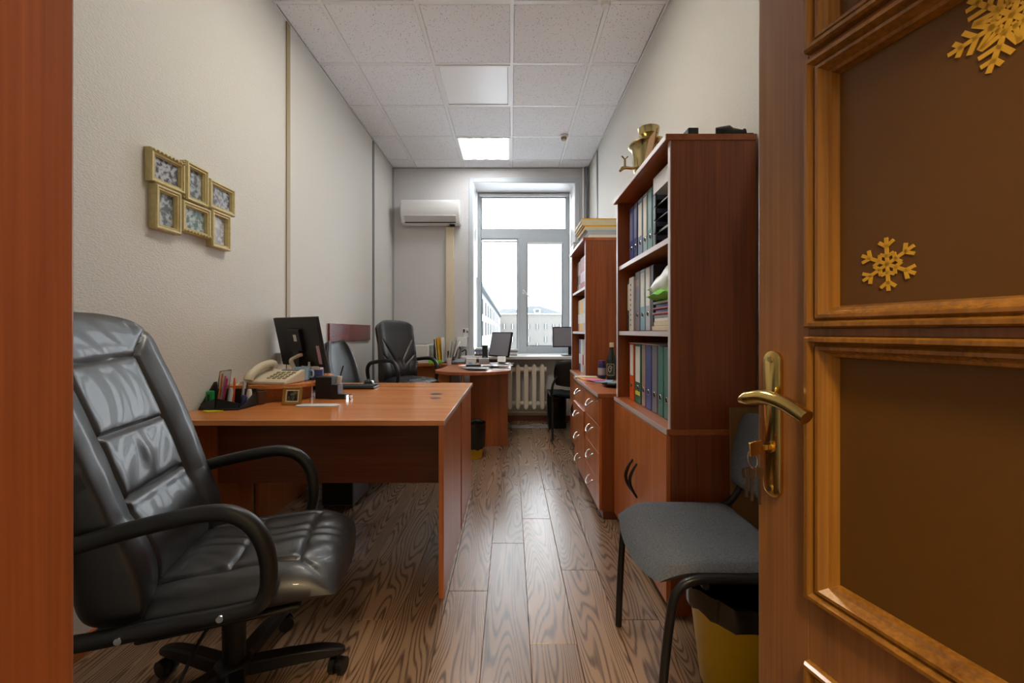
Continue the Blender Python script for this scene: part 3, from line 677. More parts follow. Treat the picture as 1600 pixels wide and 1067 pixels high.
# snowflake stickers on the door glass
def snowflake(cw, cz, R, rot, detailed, name, label):
    t = MB(); hh0, hh1 = -.0182, -.0170
    def seg(p0, p1, wd):
        p0 = Vector(p0); p1 = Vector(p1); d = (p1 - p0).normalized(); nn = Vector((-d.y, d.x)) * wd / 2
        q = [p0 - nn, p1 - nn, p1 + nn, p0 + nn]
        t.add([dm3(cw + a.x, cz + a.y, hh0) for a in q] + [dm3(cw + a.x, cz + a.y, hh1) for a in q], [(0, 1, 2, 3), (4, 5, 6, 7), (0, 1, 5, 4), (1, 2, 6, 5), (2, 3, 7, 6), (3, 0, 4, 7)])
    for k in range(6):
        a = rot + k * PI / 3; d = lambda r, q: (r * math.cos(a + q), r * math.sin(a + q))
        wd = R * (.095 if detailed else .125)
        seg((0, 0), d(R, 0), wd)
        A = Vector(d(1, 0))
        def br(r0, ln, spread):
            for sg in (-1, 1):
                e = (r0 * A.x + ln * math.cos(a + sg * spread), r0 * A.y + ln * math.sin(a + sg * spread)); seg((r0 * A.x, r0 * A.y), e, wd)
        if detailed:
            br(.76 * R, .20 * R, 1.0); br(.52 * R, .32 * R, 1.0); br(.28 * R, .38 * R, .85)
            seg(d(.16 * R, PI / 6), d(.62 * R, PI / 6), wd * .8); seg(d(.3 * R, 0), d(.3 * R, PI / 3), wd)
        else:
            br(.66 * R, .32 * R, .9)
            seg(d(.30 * R, 0), d(.46 * R, PI / 6), wd); seg(d(.46 * R, PI / 6), d(.30 * R, PI / 3), wd)
    o = t.build(name, 'snow_gold', door); o.parent = None
    o.location = hinge; o.rotation_euler = (0, 0, ang)
    tag(o, label, 'sticker')
snowflake(.1866, 1.208, .035, PI / 2 + .04, False, 'snowflake_sticker', 'small golden paper snowflake low on the brown door glass')
snowflake(.3018, 1.449, .0535, math.radians(-110), True, 'snowflake_sticker', 'large golden paper snowflake high on the brown door glass')

# ================================================================== BOOKCASES (right wall)
BX = .627
def bookcase(Y0, Y1, label, BX=.627):
    t = thing('bookcase', (.8, (Y0 + Y1) / 2, 0), label, 'bookcase', 'tall cherry bookcases along the wall'); th = .022; xb = XR - .018
    for y in (Y0, Y1 - th):
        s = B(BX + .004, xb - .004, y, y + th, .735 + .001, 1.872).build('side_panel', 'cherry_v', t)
        B(BX, BX + .0035, y, y + th, .736, 1.872).build('edge_strip', 'edge_band_glare', s)
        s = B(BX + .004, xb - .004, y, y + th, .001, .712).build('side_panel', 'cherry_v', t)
    tp = B(BX - .016, xb, Y0 - .004, Y1 + .004, 1.873, 1.897).build('top_board', 'cherry_y', t)
    B(BX - .0195, BX - .0165, Y0 - .004, Y1 + .004, 1.874, 1.896).build('edge_strip', 'edge_band_glare', tp)
    for z in (1.10, 1.478):
        s = B(BX + .0125, xb - .006, Y0 + th + .0005, Y1 - th - .0005, z, z + .022).build('shelf', 'cherry_y', t)
        B(BX + .009, BX + .0122, Y0 + th + .0005, Y1 - th - .0005, z, z + .022).build('edge_strip', 'edge_band_glare', s)
    s = B(BX - .012, xb - .006, Y0 - .002, Y1 + .002, .713, .735).build('cabinet_top', 'cherry_y', t)
    B(BX - .0155, BX - .0125, Y0 - .002, Y1 + .002, .713, .735).build('edge_strip', 'edge_band_glare', s)
    B(xb - .0055, xb - .0005, Y0 + .001, Y1 - .001, .06, 1.87).build('back_panel', 'cherry_v', t)
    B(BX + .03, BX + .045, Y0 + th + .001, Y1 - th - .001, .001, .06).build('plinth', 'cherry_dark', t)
    B(BX + .02, xb - .007, Y0 + th + .001, Y1 - th - .001, .061, .08).build('bottom_board', 'cherry_y', t)
    ym = (Y0 + Y1) / 2
    for (a, b2, hy) in ((Y0 + .002, ym - .001, ym - .035), (ym + .001, Y1 - .002, ym + .035)):
        d = B(BX - .014, BX + .0035, a, b2, .05, .708).build('cabinet_door', 'cherry_v_lit', t, bevel=.001)
        pts = [(BX - .0145 - .036 * math.sin(PI * q / 8), hy, .315 + .165 * q / 8) for q in range(9)]
        MB().tube(pts, [.005 + .0035 * math.sin(PI * q / 8) for q in range(9)], 8).build('handle', 'black_frame', d, smooth=True)
    return t
bookcase(1.64, 2.47, 'tall cherry bookcase crowded with lever-arch binders, a samovar on top')
bookcase(3.44, 4.22, 'tall cherry bookcase beside the window with yellow and red books', .615)

def binder(y0, y1, z0, col, label, group, h=.318, lab='paper', lz=(.12, .29), ring=True, x=.68, lean=0, strip=None):
    d = .285; yc = (y0 + y1) / 2; w2 = (y1 - y0) / 2 - .002
    t = thing('ring_binder', (x + d / 2, yc, z0), label, 'binder', group)
    b = B(x, x + d, yc - w2, yc + w2, z0 + .0005, z0 + h).build('cover', 'c_' + col, t, bevel=.003)
    B(x + .02, x + d + .0005, yc - w2 + .004, yc + w2 - .004, z0 + .004, z0 + h + .0006 - .006).build('pages', 'paper', t) if False else None
    if lab: B(x - .0012, x - .0002, yc - w2 * .72, yc + w2 * .72, z0 + lz[0], z0 + lz[1]).build('spine_label', lab, t)
    if strip: B(x - .0013, x - .0002, yc - w2 * .75, yc + w2 * .75, z0 + strip[0], z0 + strip[1]).build('spine_label', strip[2], t)
    if ring:
        rp = [(x - .001, yc + .0125 * math.cos(a), z0 + .085 + .0125 * math.sin(a)) for a in (2 * PI * i / 14 for i in range(14))]
        rg = MB().tube(rp, .0018, 5, closed=True).build('finger_ring', 'chrome', t, smooth=True)
        MB().cyl((x - .0008, yc, z0 + .085), (x + .0006 - .001, yc, z0 + .085), .0105, n=14).build('finger_hole', 'black_matte', t)
    return t
G1, G2, G3 = 'binders on the low shelf', 'binders on the middle shelf', 'binders on the top shelf'
zl, zm, zt = .7355, 1.1225, 1.5005
binder(2.30, 2.385, zl, 'orange', 'orange lever-arch binder with pale spine label', G1, lz=(.14, .31))
binder(2.175, 2.285, zl, 'green', 'dark green binder with white label and small yellow sticker', G1, lz=(.115, .305), strip=(.045, .066, 'c_lemon'))
binder(2.105, 2.165, zl, 'tan', 'narrow taupe binder between green and blue ones', G1, lab=None)
binder(2.015, 2.10, zl, 'blue', 'plain blue binder beside a grey one on the low shelf', G1, lab=None)
binder(1.935, 2.01, zl, 'grey', 'plain grey lever-arch binder beside the teal pair', G1, lab=None)
binder(1.858, 1.93, zl, 'teal', 'plain teal lever-arch binder next to the grey binder', G1, lab=None)
binder(1.78, 1.853, zl, 'teal', 'plain teal lever-arch binder next to the white binder', G1, lab=None)
binder(1.69, 1.773, zl, 'white', 'white binder at the end of the low shelf row', G1, lab='paper', lz=(.1, .3))
tag(MB().obox((.80, 2.15, 1.0565), (.125, 0, .0), (0, .23, 0), (0, 0, .0012)).build('paper_sheet', 'paper'), 'loose white sheets lying flat on the low row of binders', 'paper')
binder(2.37, 2.43, zm, 'darkgreen', 'dark green binder with cream label at the far end of its shelf', G2, h=.29, lab='paper_cream', lz=(.12, .27))
wf2 = thing('perforated_folder', (.8, 2.32, zm), 'white perforated folder spine with a column of punched holes', 'folder', G2)
B(.672, .93, 2.285, 2.365, zm + .0005, zm + .30).build('cover', 'c_white', wf2, bevel=.002)
for q in range(9): MB().cyl((.6712, 2.335, zm + .035 + .028 * q), (.6722, 2.335, zm + .035 + .028 * q), .006, n=8).build('hole', 'black_matte', wf2)
binder(2.195, 2.28, zm, 'grey', 'grey binder with small tan sticker beside white folder', G2, lab='c_tan', lz=(.24, .275))
binder(2.11, 2.19, zm, 'skyblue', 'pale blue binder with tall white spine label', G2, lz=(.125, .30))
binder(2.03, 2.105, zm, 'palegrey', 'pale grey binder with white label behind plastic bag', G2, lz=(.125, .31))
binder(1.985, 2.025, zm, 'dark', 'narrow black binder beside the magazine pile', G2, lab=None, ring=False)
z = zm + .001
for q, (c, hh) in enumerate((('paper_cream', .022), ('paper_cream', .020), ('paper', .016), ('c_palegrey', .016), ('c_red', .010), ('c_bluegrey', .014), ('c_red', .009), ('c_slateblue', .016), ('paper_grey', .012))):
    jx, jy = random.uniform(-.01, .01), random.uniform(-.006, .006)
    tag(B(.675 + jx, .89 + jx, 1.685 + jy, 1.965 + jy, z, z + hh - .0006).build('magazine', c, bevel=.002), ['cream magazine at the bottom of the pile under the plastic bag', 'cream magazine second from the bottom under the plastic bag', 'white magazine third from the bottom under the plastic bag', 'light grey magazine in the middle of the pile under the bag', 'thin red magazine under the blue-grey one in the pile', 'blue-grey magazine between two thin red ones', 'thin red magazine over the blue-grey one in the pile', 'slate blue magazine near the top of the pile under the bag', 'pale grey magazine topmost of the pile under the bag'][q], 'magazine', 'magazine pile in the bookcase'); z += hh
def bagf(a, b2, s):
    k = (1 - abs(a) ** 4) * (1 - abs(b2) ** 4); wob = .012 * math.sin(5 * a + 3 * b2) + .008 * math.sin(9 * b2 - 4 * a)
    return (.74 + .085 * a, 1.855 + .165 * b2 + .015 * a, z + .082 + s * (.066 * k + wob * k) - .022 * b2)
bg = thing('plastic_bag', (.77, 1.82, z), 'crumpled white and lime green plastic bag on magazines', 'bag')
MB().pillow(bagf, 20, 20).build('bag_body', 'white_plastic', bg, smooth=True, weld=True)
def bagg(a, b2, s):
    k = (1 - abs(a) ** 4) * (1 - abs(b2) ** 4); return (.722 + .085 * a, 1.835 + .15 * b2, z + .026 + s * .024 * k + .004 * math.sin(7 * b2))
MB().pillow(bagg, 16, 16).build('bag_fold', 'c_limebag', bg, smooth=True, weld=True)
tag(B(.70, .92, 1.69, 1.78, 1.40, 1.4765).build('red_box', 'c_red', bevel=.002) if False else B(.90, .955, 1.68, 1.86, zm + .001, zm + .345).build('red_folder', 'c_red', bevel=.003), 'dark red folder standing behind the plastic bag', 'folder')
binder(2.31, 2.385, zt, 'blue', 'blue binder at the dark far end of the top shelf', G3, lab='c_lilac', lz=(.13, .29))
binder(2.24, 2.305, zt, 'navy', 'navy binder with pale label beside the blue one', G3, lab='c_lilac', lz=(.13, .29))
binder(2.15, 2.23, zt, 'bluegrey', 'blue-grey binder with white spine label on the top shelf', G3, lz=(.12, .29))
binder(2.075, 2.145, zt, 'sage', 'sage green binder with long white spine label', G3, lz=(.10, .30))
binder(2.00, 2.07, zt, 'teal', 'teal binder with patterned pale label on the top shelf', G3, lab='c_sage', lz=(.12, .30))
binder(1.94, 1.995, zt, 'lilac', 'lilac binder beside the stacked letter trays', G3, lab=None)
lt = thing('letter_tray', (.78, 1.80, zt), 'stack of black plastic letter trays with papers on the top shelf', 'letter tray')
for q in range(4):
    zz = zt + .002 + q * .062; m = MB()
    m.box(.665, .925, 1.675, 1.925, zz, zz + .004).box(.665, .925, 1.675, 1.68, zz + .004, zz + .04).box(.665, .925, 1.92, 1.925, zz + .004, zz + .04)
    m.build('tray', 'black_plastic', lt)
    for yq in (1.69, 1.905):
        m2 = MB().box(.657, .6645, yq - .016, yq + .016, zz, zz + .058); m2.build('corner_post', 'black_gloss', lt, bevel=.004)
    B(.68, .92, 1.69, 1.91, zz + .0045, zz + .012 + .008 * (q % 2)).build('paper_pile', 'paper_grey' if q != 2 else 'c_slateblue', lt)
wbx = thing('clear_tray', (.78, 1.80, zt + .25), 'clear plastic box on top of the black letter trays', 'box')
B(.66, .93, 1.672, 1.928, zt + .252, zt + .258).build('bottom', 'c_white', wbx); B(.66, .664, 1.672, 1.928, zt + .2585, zt + .325).build('front_wall', 'c_white', wbx)
B(.926, .93, 1.672, 1.928, zt + .2585, zt + .325).build('back_wall', 'c_white', wbx); B(.6645, .9255, 1.924, 1.928, zt + .2585, zt + .325).build('side_wall', 'c_white', wbx); B(.6645, .9255, 1.672, 1.676, zt + .2585, zt + .325).build('side_wall', 'c_white', wbx)
tag(B(.69, .90, 1.69, 1.90, zt + .2585, zt + .30).build('paper_stack', 'paper'), 'white papers inside the clear box above the letter trays', 'paper')

# books in the far bookcase
def book(y0, y1, z0, h, col, label, group, x=.668, d=.22, band=None):
    y0 -= .13; y1 -= .13
    t = thing('book', (x + d / 2, (y0 + y1) / 2, z0), label, 'book', group)
    B(x, x + d, y0 + .001, y1 - .001, z0 + .0005, z0 + h).build('cover', col, t, bevel=.002)
    B(x - .001, x - .0002, y0 + .003, y1 - .003, z0 + h * .25, z0 + h * .55).build('spine_label', band or 'paper', t)
book(4.13, 4.325, zt, .30, 'c_tan', 'brown wood-patterned archive box beside the red books', 'books by the window, top shelf', band='c_brown')
for k, (a, b2) in enumerate(((4.06, 4.12), (4.0, 4.055), (3.94, 3.995), (3.88, 3.935), (3.82, 3.875), (3.76, 3.815))):
    book(a, b2, zt, .31, 'c_red', 'red and pale pink volume in the row beside the brown box', 'books by the window, top shelf', band='c_rose')
for k, (a, b2, c) in enumerate(((4.20, 4.26, 'c_tan'), (4.11, 4.19, 'c_yellow'), (4.03, 4.105, 'c_yellow'), (3.95, 4.025, 'c_yellow'), (3.87, 3.945, 'c_cyanpale'))):
    book(a, b2, zm, .30, c, ['tan volume at the far end of the yellow books', 'thick yellow volume with pale spine top', 'thick yellow volume with pale spine top', 'thick yellow volume with pale spine top', 'pale blue binder beside the yellow volumes'][k], 'books by the window, middle shelf')
tag(B(.70, .92, 3.70, 4.08, zm + .3015, zm + .316).build('paper_stack', 'paper'), 'white papers lying across the yellow volumes', 'paper')
for k, (a, b2, c, l) in enumerate(((4.13, 4.20, 'c_blue', 'blue binder with white top label on the low shelf by the window'), (4.02, 4.115, 'c_white', 'thick white binder beside the blue one by the window'), (3.93, 4.01, 'paper_cream', 'cream binder with red stripe by the window'), (3.85, 3.92, 'c_palegrey', 'pale grey binder by the window'))):
    book(a, b2, zl, .31, c, l, 'books by the window, low shelf', d=.26, band='paper' if k != 2 else 'c_red')

# things on the far bookcase
fz = 1.8975; random.seed(3)
for k, (c, hh, dx) in enumerate((('paper', .03, .02), ('paper_grey', .028, .015), ('c_cyanpale', .014, .01), ('paper_cream', .03, -.01), ('c_yellow', .014, -.02), ('paper_cream', .026, -.03), ('paper_cream', .024, -.035), ('c_yellow', .012, -.03))):
    ry = random.uniform(-.06, .06)
    o = MB().obox((.78 + dx, 3.66 + k * .006, fz + hh / 2), (.15, .02 * ry, 0), (-.02 * ry, .19, 0), (0, 0, hh / 2 - .0004)).build('paper_folder', c, bevel=.002)
    tag(o, ['white cardboard folder at the bottom of the pile on the bookcase', 'grey folder low in the pile on the bookcase', 'thin pale blue folder in the pile on the bookcase', 'cream folder in the middle of the pile on the bookcase',
            'thin yellow folder in the middle of the pile on the bookcase', 'cream folder under another cream one high in the pile', 'cream folder right beneath the topmost yellow folder', 'thin yellow folder topmost of the pile on the bookcase'][k], 'folder', 'folders piled on the far bookcase'); fz += hh
b = thing('clear_box', (.70, 4.10, 1.898), 'clear plastic box with papers on the end of the far bookcase', 'box')
B(.60, .77, 3.98, 4.22, 1.898, 1.965).build('box_body', 'c_white', b, bevel=.004); B(.598, .772, 3.978, 4.222, 1.966, 1.974).build('box_lid', 'c_palegrey', b, bevel=.002)
tag(B(.62, .70, 3.87, 3.965, 1.898, 1.918).build('black_case', 'black_plastic', bevel=.003), 'small flat black case on the far bookcase edge', 'case')

# ------------------------------------------------------------------ samovar and bits on the near bookcase
TZ = 1.8975; scx, scy = .735, 2.22
sm = thing('samovar', (scx, scy, TZ), 'old brass samovar with a tap standing on the bookcase', 'samovar')
MB().lathe([(.055, 0), (.06, .008), (.045, .018), (.03, .03), (.035, .04), (.05, .048)], 28, (scx, scy, TZ)).build('foot', 'brass_old', sm, smooth=True)
MB().lathe([(.048, .0485), (.072, .06), (.082, .10), (.084, .15), (.088, .19), (.100, .203), (.105, .211), (.101, .219), (.084, .223), (.06, .234), (.04, .24)], 32, (scx, scy, TZ)).build('body', 'brass_old', sm, smooth=True)
MB().lathe([(.034, .2405), (.03, .255), (.036, .262), (.05, .268), (.054, .285), (.056, .303), (.05, .306), (.046, .29)], 28, (scx, scy, TZ)).build('crown', 'brass_old', sm, smooth=True)
tp = MB(); d = Vector((-.98, -.2, 0)).normalized(); c0 = Vector((scx, scy, TZ + .085))
tp.cyl(c0 + d * .083, c0 + d * .135, .008, n=10); tp.tube([c0 + d * .135, c0 + d * .15 + Vector((0, 0, -.004)), c0 + d * .165 + Vector((0, 0, -.02))], [.009, .010, .007], 10)
tp.cyl(c0 + d * .138 + Vector((0, 0, .0)), c0 + d * .138 + Vector((0, 0, .045)), .006, n=8); tp.tube([c0 + d * .12 + Vector((0, 0, .06)), c0 + d * .138 + Vector((0, 0, .044)), c0 + d * .155 + Vector((0, 0, .06))], .004, 6)
tp.build('tap', 'brass_old', sm, smooth=True)
for sg in (-1, 1):
    s = Vector((-d.y, d.x, 0)) * sg
    MB().tube(catmull([c0 + s * .084 + Vector((0, 0, .10)), c0 + s * .12 + Vector((0, 0, .10)), c0 + s * .125 + Vector((0, 0, .05)), c0 + s * .086 + Vector((0, 0, .04))], 4), .005, 8).build('handle', 'brass_old', sm, smooth=True)
tag(MB().obox((.637, 1.90, TZ + .063), (.002, .0, 0), (0, .055, 0), (.012, 0, .062)).build('cardboard_card', 'cardboard'), 'small orange-brown cardboard card leaning by the samovar', 'card')
tag(B(.70, .742, 1.642, 1.70, TZ, TZ + .028).build('black_case', 'black_gloss', bevel=.004), 'small glossy black case alone on the near bookcase', 'case')
bn = thing('binoculars', (.90, 1.72, TZ), 'dark green binoculars lying on the near bookcase', 'binoculars')
for yq in (1.69, 1.76):
    MB().tube([(.845, yq + .03, TZ + .031), (.89, yq + .01, TZ + .031), (.90, yq + .008, TZ + .027), (.935, yq, TZ + .022), (.945, yq, TZ + .023)], [.031, .031, .024, .018, .022], 16).build('barrel', 'lens_dark', bn, smooth=True)
B(.88, .915, 1.722, 1.748, TZ + .008, TZ + .03).build('bridge', 'black_plastic', bn)
tag(B(.905, .96, 1.645, 1.668, TZ, TZ + .008).build('black_strap', 'black_matte', bevel=.002), 'flat black strap beside the binoculars', 'strap')

# ------------------------------------------------------------------ drawer chests between the bookcases
def chest(Y0, Y1, label, opened=()):
    x0 = .525; xb = XR - .02
    t = thing('drawer_chest', (.75, (Y0 + Y1) / 2, 0), label, 'drawers', 'cherry drawer chests')
    tb = B(x0 - .006, xb, Y0, Y1, .728, .75).build('top_board', 'cherry_y', t); B(x0 - .0095, x0 - .0065, Y0, Y1, .729, .749).build('edge_strip', 'edge_band_glare', tb)
    for y in (Y0, Y1 - .018): B(x0 + .018, xb - .006, y, y + .018, .05, .727).build('side_panel', 'cherry_v', t)
    B(xb - .0055, xb, Y0 + .019, Y1 - .019, .05, .727).build('back_panel', 'cherry_v', t)
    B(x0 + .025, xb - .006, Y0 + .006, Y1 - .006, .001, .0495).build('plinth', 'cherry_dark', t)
    zz = [.055, .222, .390, .558, .725]
    for k in range(4):
        o = opened[k] if k < len(opened) else 0
        d = B(x0 - o, x0 + .0172 - o, Y0 + .0015, Y1 - .0015, zz[k] + .0015, zz[k + 1] - .0015).build('drawer_front', 'cherry_v_lit', t, bevel=.0012)
        if o: B(x0 + .0175 - o, x0 + .3, Y0 + .03, Y1 - .03, zz[k] + .01, zz[k + 1] - .03).build('drawer_box', 'edge_band_glare', t)
        ym = (Y0 + Y1) / 2; zh = zz[k + 1] - .062
        pts = [(x0 - .001 - o, ym - .05, zh + .012), (x0 - .016 - o, ym - .050, zh + .004), (x0 - .030 - o, ym - .036, zh - .014), (x0 - .036 - o, ym, zh - .024), (x0 - .030 - o, ym + .036, zh - .014), (x0 - .016 - o, ym + .050, zh + .004), (x0 - .001 - o, ym + .05, zh + .012)]
        MB().tube(catmull(pts, 4), .0055, 8).build('handle', 'satin_silver', d, smooth=True)
        if k == 3: MB().cyl((x0 - .003 - o, Y0 + .06, zh + .03), (x0 - .0005 - o, Y0 + .06, zh + .03), .009, n=12).build('lock', 'chrome', d)
    return t
chest(2.476, 2.938, 'cherry four-drawer chest against the near bookcase')
chest(2.946, 3.425, 'cherry four-drawer chest with slightly open drawers beside the far bookcase', opened=(0, .006, .012, 0))
# things on the chests
p = Vector((.775, 3.20, .7505))
bt = thing('bottle', p, 'dark green wine bottle with a swirl label and cream cap', 'bottle')
MB().lathe([(.036, 0), (.038, .006), (.038, .15), (.034, .17), (.018, .21), (.0145, .225), (.0145, .272)], 24, p).build('glass_body', 'bottle_glass', bt, smooth=True)
MB().lathe([(.0155, .250), (.0165, .252), (.0165, .283), (.012, .285)], 20, p).build('cap', 'cream', bt, smooth=True)
lbm = MB()
def on_bottle(a, z, r=.0386): return (p.x + r * math.cos(a), p.y + r * math.sin(a), p.z + z)
A0 = math.radians(238)
for k in range(10):
    a, b2 = A0 - .85 + .17 * k, A0 - .85 + .17 * (k + 1)
    lbm.add([on_bottle(a, .035), on_bottle(b2, .035), on_bottle(b2, .125), on_bottle(a, .125)], [(0, 1, 2, 3)])
lbm.build('label', 'c_darkgreen', bt)
sw = [on_bottle(A0 + .42 * math.cos(q) * (1 - i / 40), .082 + .03 * math.sin(q) * (1 - i / 40), .0392) for i, q in enumerate([.3 + .32 * j for j in range(26)])]
MB().tube(sw, .0016, 5).build('label_emblem', 'cream', bt)
MB().tube([on_bottle(a, zq, .0392) for a, zq in ([(A0 - .8 + .16 * k, .037) for k in range(11)] + [(A0 + .8 - .16 * k, .123) for k in range(11)])], .0011, 5, closed=True).build('label_border', 'cream', bt)
p = Vector((.715, 3.27, .7505))
jr = thing('jar', p, 'small dark violet jar beside the wine bottle', 'jar')
MB().lathe([(.028, 0), (.031, .006), (.031, .10), (.026, .118)], 20, p).build('jar_body', 'c_navy', jr, smooth=True)
MB().lathe([(.0275, .1185), (.0275, .140), (.022, .144)], 20, p).build('lid', 'c_violet', jr, smooth=True); MB().lathe([(.0314, .03), (.0316, .031), (.0316, .085), (.0314, .086)], 20, p).build('label', 'c_palegrey', jr, smooth=True)
p = Vector((.80, 3.33, .7505)); jr = thing('jar', p, 'small black jar behind the violet jar', 'jar')
MB().lathe([(.028, 0), (.03, .006), (.03, .11), (.02, .125)], 20, p).build('jar_body', 'black_gloss', jr, smooth=True); MB().lathe([(.022, .1255), (.022, .145), (.018, .148)], 20, p).build('lid', 'grey_metal', jr, smooth=True)
def sheet(name, cx, cy, z, lx, ly, rot, h, mat, label, cat, group=None, bevel=0.001):
    c, s = math.cos(rot), math.sin(rot)
    return tag(MB().obox((cx, cy, z + h / 2), (c * lx / 2, s * lx / 2, 0), (-s * ly / 2, c * ly / 2, 0), (0, 0, h / 2)).build(name, mat, bevel=bevel), label, cat, group)
sheet('booklet', .62, 3.22, .7508, .15, .20, .2, .006, 'c_amber', 'orange booklet lying on the drawer chest', 'booklet')
sheet('booklet', .60, 3.32, .7508, .17, .10, -.1, .012, 'paper_cream', 'cream box-like booklet lying by the far bookcase', 'booklet')
sheet('booklet', .63, 3.12, .7575, .10, .13, .3, .004, 'c_pink', 'pinkish leaflet on top of the orange booklet', 'leaflet')
sheet('booklet', .69, 3.08, .7508, .12, .16, -.4, .005, 'c_cyanpale', 'pale blue leaflet beside the orange booklet', 'leaflet')
p = Vector((.70, 2.80, .7505)); ds = thing('dish', p, 'shallow black dish holding coloured leaflets on the drawer chest', 'dish')
MB().lathe([(.05, 0), (.07, .004), (.088, .018), (.085, .019), (.066, .007), (.01, .006)], 28, p).build('bowl', 'black_gloss', ds, smooth=True)
sheet('candy_wrap', .705, 2.81, .772, .09, .05, .4, .006, 'c_cyanpale', 'pale blue wrapped sweet in the black dish', 'sweet')
sheet('candy_wrap', .67, 2.77, .772, .05, .04, -.4, .008, 'c_sage', 'greenish wrapped sweet in the black dish', 'sweet')

# ================================================================== DESKS (left)
def desk(Y0, Y1, label, mod_y, panel_y1):
    x0, x1 = XL + .003, -.277
    t = thing('desk', ((x0 + x1) / 2, (Y0 + Y1) / 2, 0), label, 'desk', 'cherry desks standing back to back')
    tp = B(x0, x1, Y0, Y1, .728, .75).build('desk_top', 'cherry_x', t, bevel=.0012)
    B(x1 + .0003, x1 + .0022, Y0 + .001, Y1 - .001, .729, .7492).build('edge_strip', 'edge_band_glare', tp)
    lx = x1 - .025
    B(lx, lx + .022, Y0 + .012, panel_y1, .001, .7275).build('side_panel', 'cherry_v_lit', t, bevel=.001)
    B(x0 + .02, x0 + .042, Y0 + .012, panel_y1, .001, .7275).build('side_panel', 'cherry_v_lit', t, bevel=.001)
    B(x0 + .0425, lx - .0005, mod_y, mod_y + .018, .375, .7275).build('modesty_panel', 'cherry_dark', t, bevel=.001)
    return t, tp
t, tp = desk(1.733, 2.370, 'cherry desk with a low riser, telephone and pen organiser', 2.05, 2.335)
MB().lathe([(.03, .7502), (.032, .7507), (.026, .751)], 20, (-.42, 2.325, 0)).build('cable_grommet', 'cherry_dark', tp)
t, tp = desk(2.375, 3.012, 'cherry desk behind it carrying the keyboard and monitor', 2.62, 2.93)
MB().lathe([(.035, .7502), (.037, .7507), (.03, .751)], 20, (-.44, 2.47, 0)).build('cable_grommet', 'black_matte', tp)

pc = thing('computer_tower', (-1.10, 2.66, 0), 'grey computer tower on the floor under the desks', 'computer')
B(-1.20, -1.0, 2.40, 2.60, .012, .44).build('case', 'pc_grey', pc, bevel=.004) if False else B(-1.20, -1.0, 2.645, 2.93, .012, .37).build('case', 'pc_grey', pc, bevel=.004)
B(-1.195, -1.005, 2.6405, 2.6445, .02, .36).build('front_panel', 'black_plastic', pc)
for (a, b2) in ((-1.18, 2.66), (-1.02, 2.66), (-1.18, 2.91), (-1.02, 2.91)): MB().cyl((a, b2, .0005), (a, b2, .0115), .012, n=10).build('foot', 'black_plastic', pc)

# riser shelf on the desk
rs = thing('desk_riser', (-1.30, 2.45, .75), 'low cherry riser shelf with rounded front on the desk', 'riser')
out = [(XL + .004, 2.16), (-1.30, 2.16)] + [(-1.30 + .24 * math.sin(q * PI / 16), 2.40 - .24 * math.cos(q * PI / 16)) for q in range(1, 8)] + [(-1.06, 2.42), (-1.10, 2.62), (-1.20, 2.80), (XL + .004, 2.80)]
MB().prism(out, .82, .84).build('riser_top', 'cherry_x', rs, bevel=.0012)
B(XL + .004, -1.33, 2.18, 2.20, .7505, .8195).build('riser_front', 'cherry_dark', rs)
MB().prism([(-1.33, 2.18), (-1.315, 2.18), (-1.12, 2.34), (-1.12, 2.36), (-1.33, 2.20)], .7505, .8195).build('riser_leg', 'cherry_y', rs); B(XL + .004, -1.30, 2.75, 2.77, .7505, .8195).build('riser_leg', 'cherry_y', rs)

# telephone
rz = -.12; ph = thing('telephone', (-1.285, 2.275, .84), 'cream corded desk telephone on the riser shelf', 'telephone', rz=rz, local=True)
MB().add([(-.115, -.085, .0005), (.115, -.085, .0005), (.115, .09, .0005), (-.115, .09, .0005), (-.115, -.085, .018), (.115, -.085, .018), (.115, .09, .068), (-.115, .09, .068)],
         [(0, 3, 2, 1), (4, 5, 6, 7), (0, 1, 5, 4), (1, 2, 6, 5), (2, 3, 7, 6), (3, 0, 4, 7)]).build('base', 'beige_plastic', ph, bevel=.006)
sl = .05 / .175
def tz(y): return .018 + (y + .085) * sl
kp = MB().obox((.045, .005, tz(.005) + .0012), (.062, 0, 0), (0, .07, .07 * sl), (0, 0, .0008)).build('keypad_panel', 'cream', ph)
for i in range(4):
    for j in range(4):
        yy = -.05 + j * .026; MB().obox((.0 + i * .030, yy, tz(yy) + .005), (.0095, 0, 0), (0, .007, .007 * sl), (0, -.0005, .0026)).build('button', 'key_grey' if i < 3 else 'c_tan', kp)
MB().obox((.045, .066, tz(.066) + .004), (.05, 0, 0), (0, .010, .010 * sl), (0, -.0005, .0018)).build('display', 'grey_metal', kp)
hs = MB(); hs.tube(catmull([(-.082, -.098, tz(-.098) + .010), (-.082, -.085, tz(-.085) + .030), (-.082, -.03, tz(-.03) + .045), (-.082, .03, tz(.03) + .045), (-.082, .085, tz(.085) + .030), (-.082, .098, tz(.098) + .008)], 4), [.024] * 6 + [.022] * 9 + [.024] * 6, 12)
hs.build('handset', 'beige_plastic', ph, smooth=True)
cord = []
path = catmull([(-.082, -.12, .012), (-.06, -.15, -.02), (-.055, -.17, -.06), (-.075, -.19, -.0775), (-.11, -.19, -.0775), (-.145, -.16, -.07), (-.15, -.13, -.02), (-.13, -.10, .01), (-.116, -.07, .012)], 20)
for i, q in enumerate(path):
    a = i * 1.25; cord.append(q + Vector((math.cos(a) * .0055, math.sin(a) * .0035, math.sin(a) * .0055 * 1)))
MB().tube(cord, .0028, 5).build('coiled_cord', 'beige_plastic', ph, smooth=True)
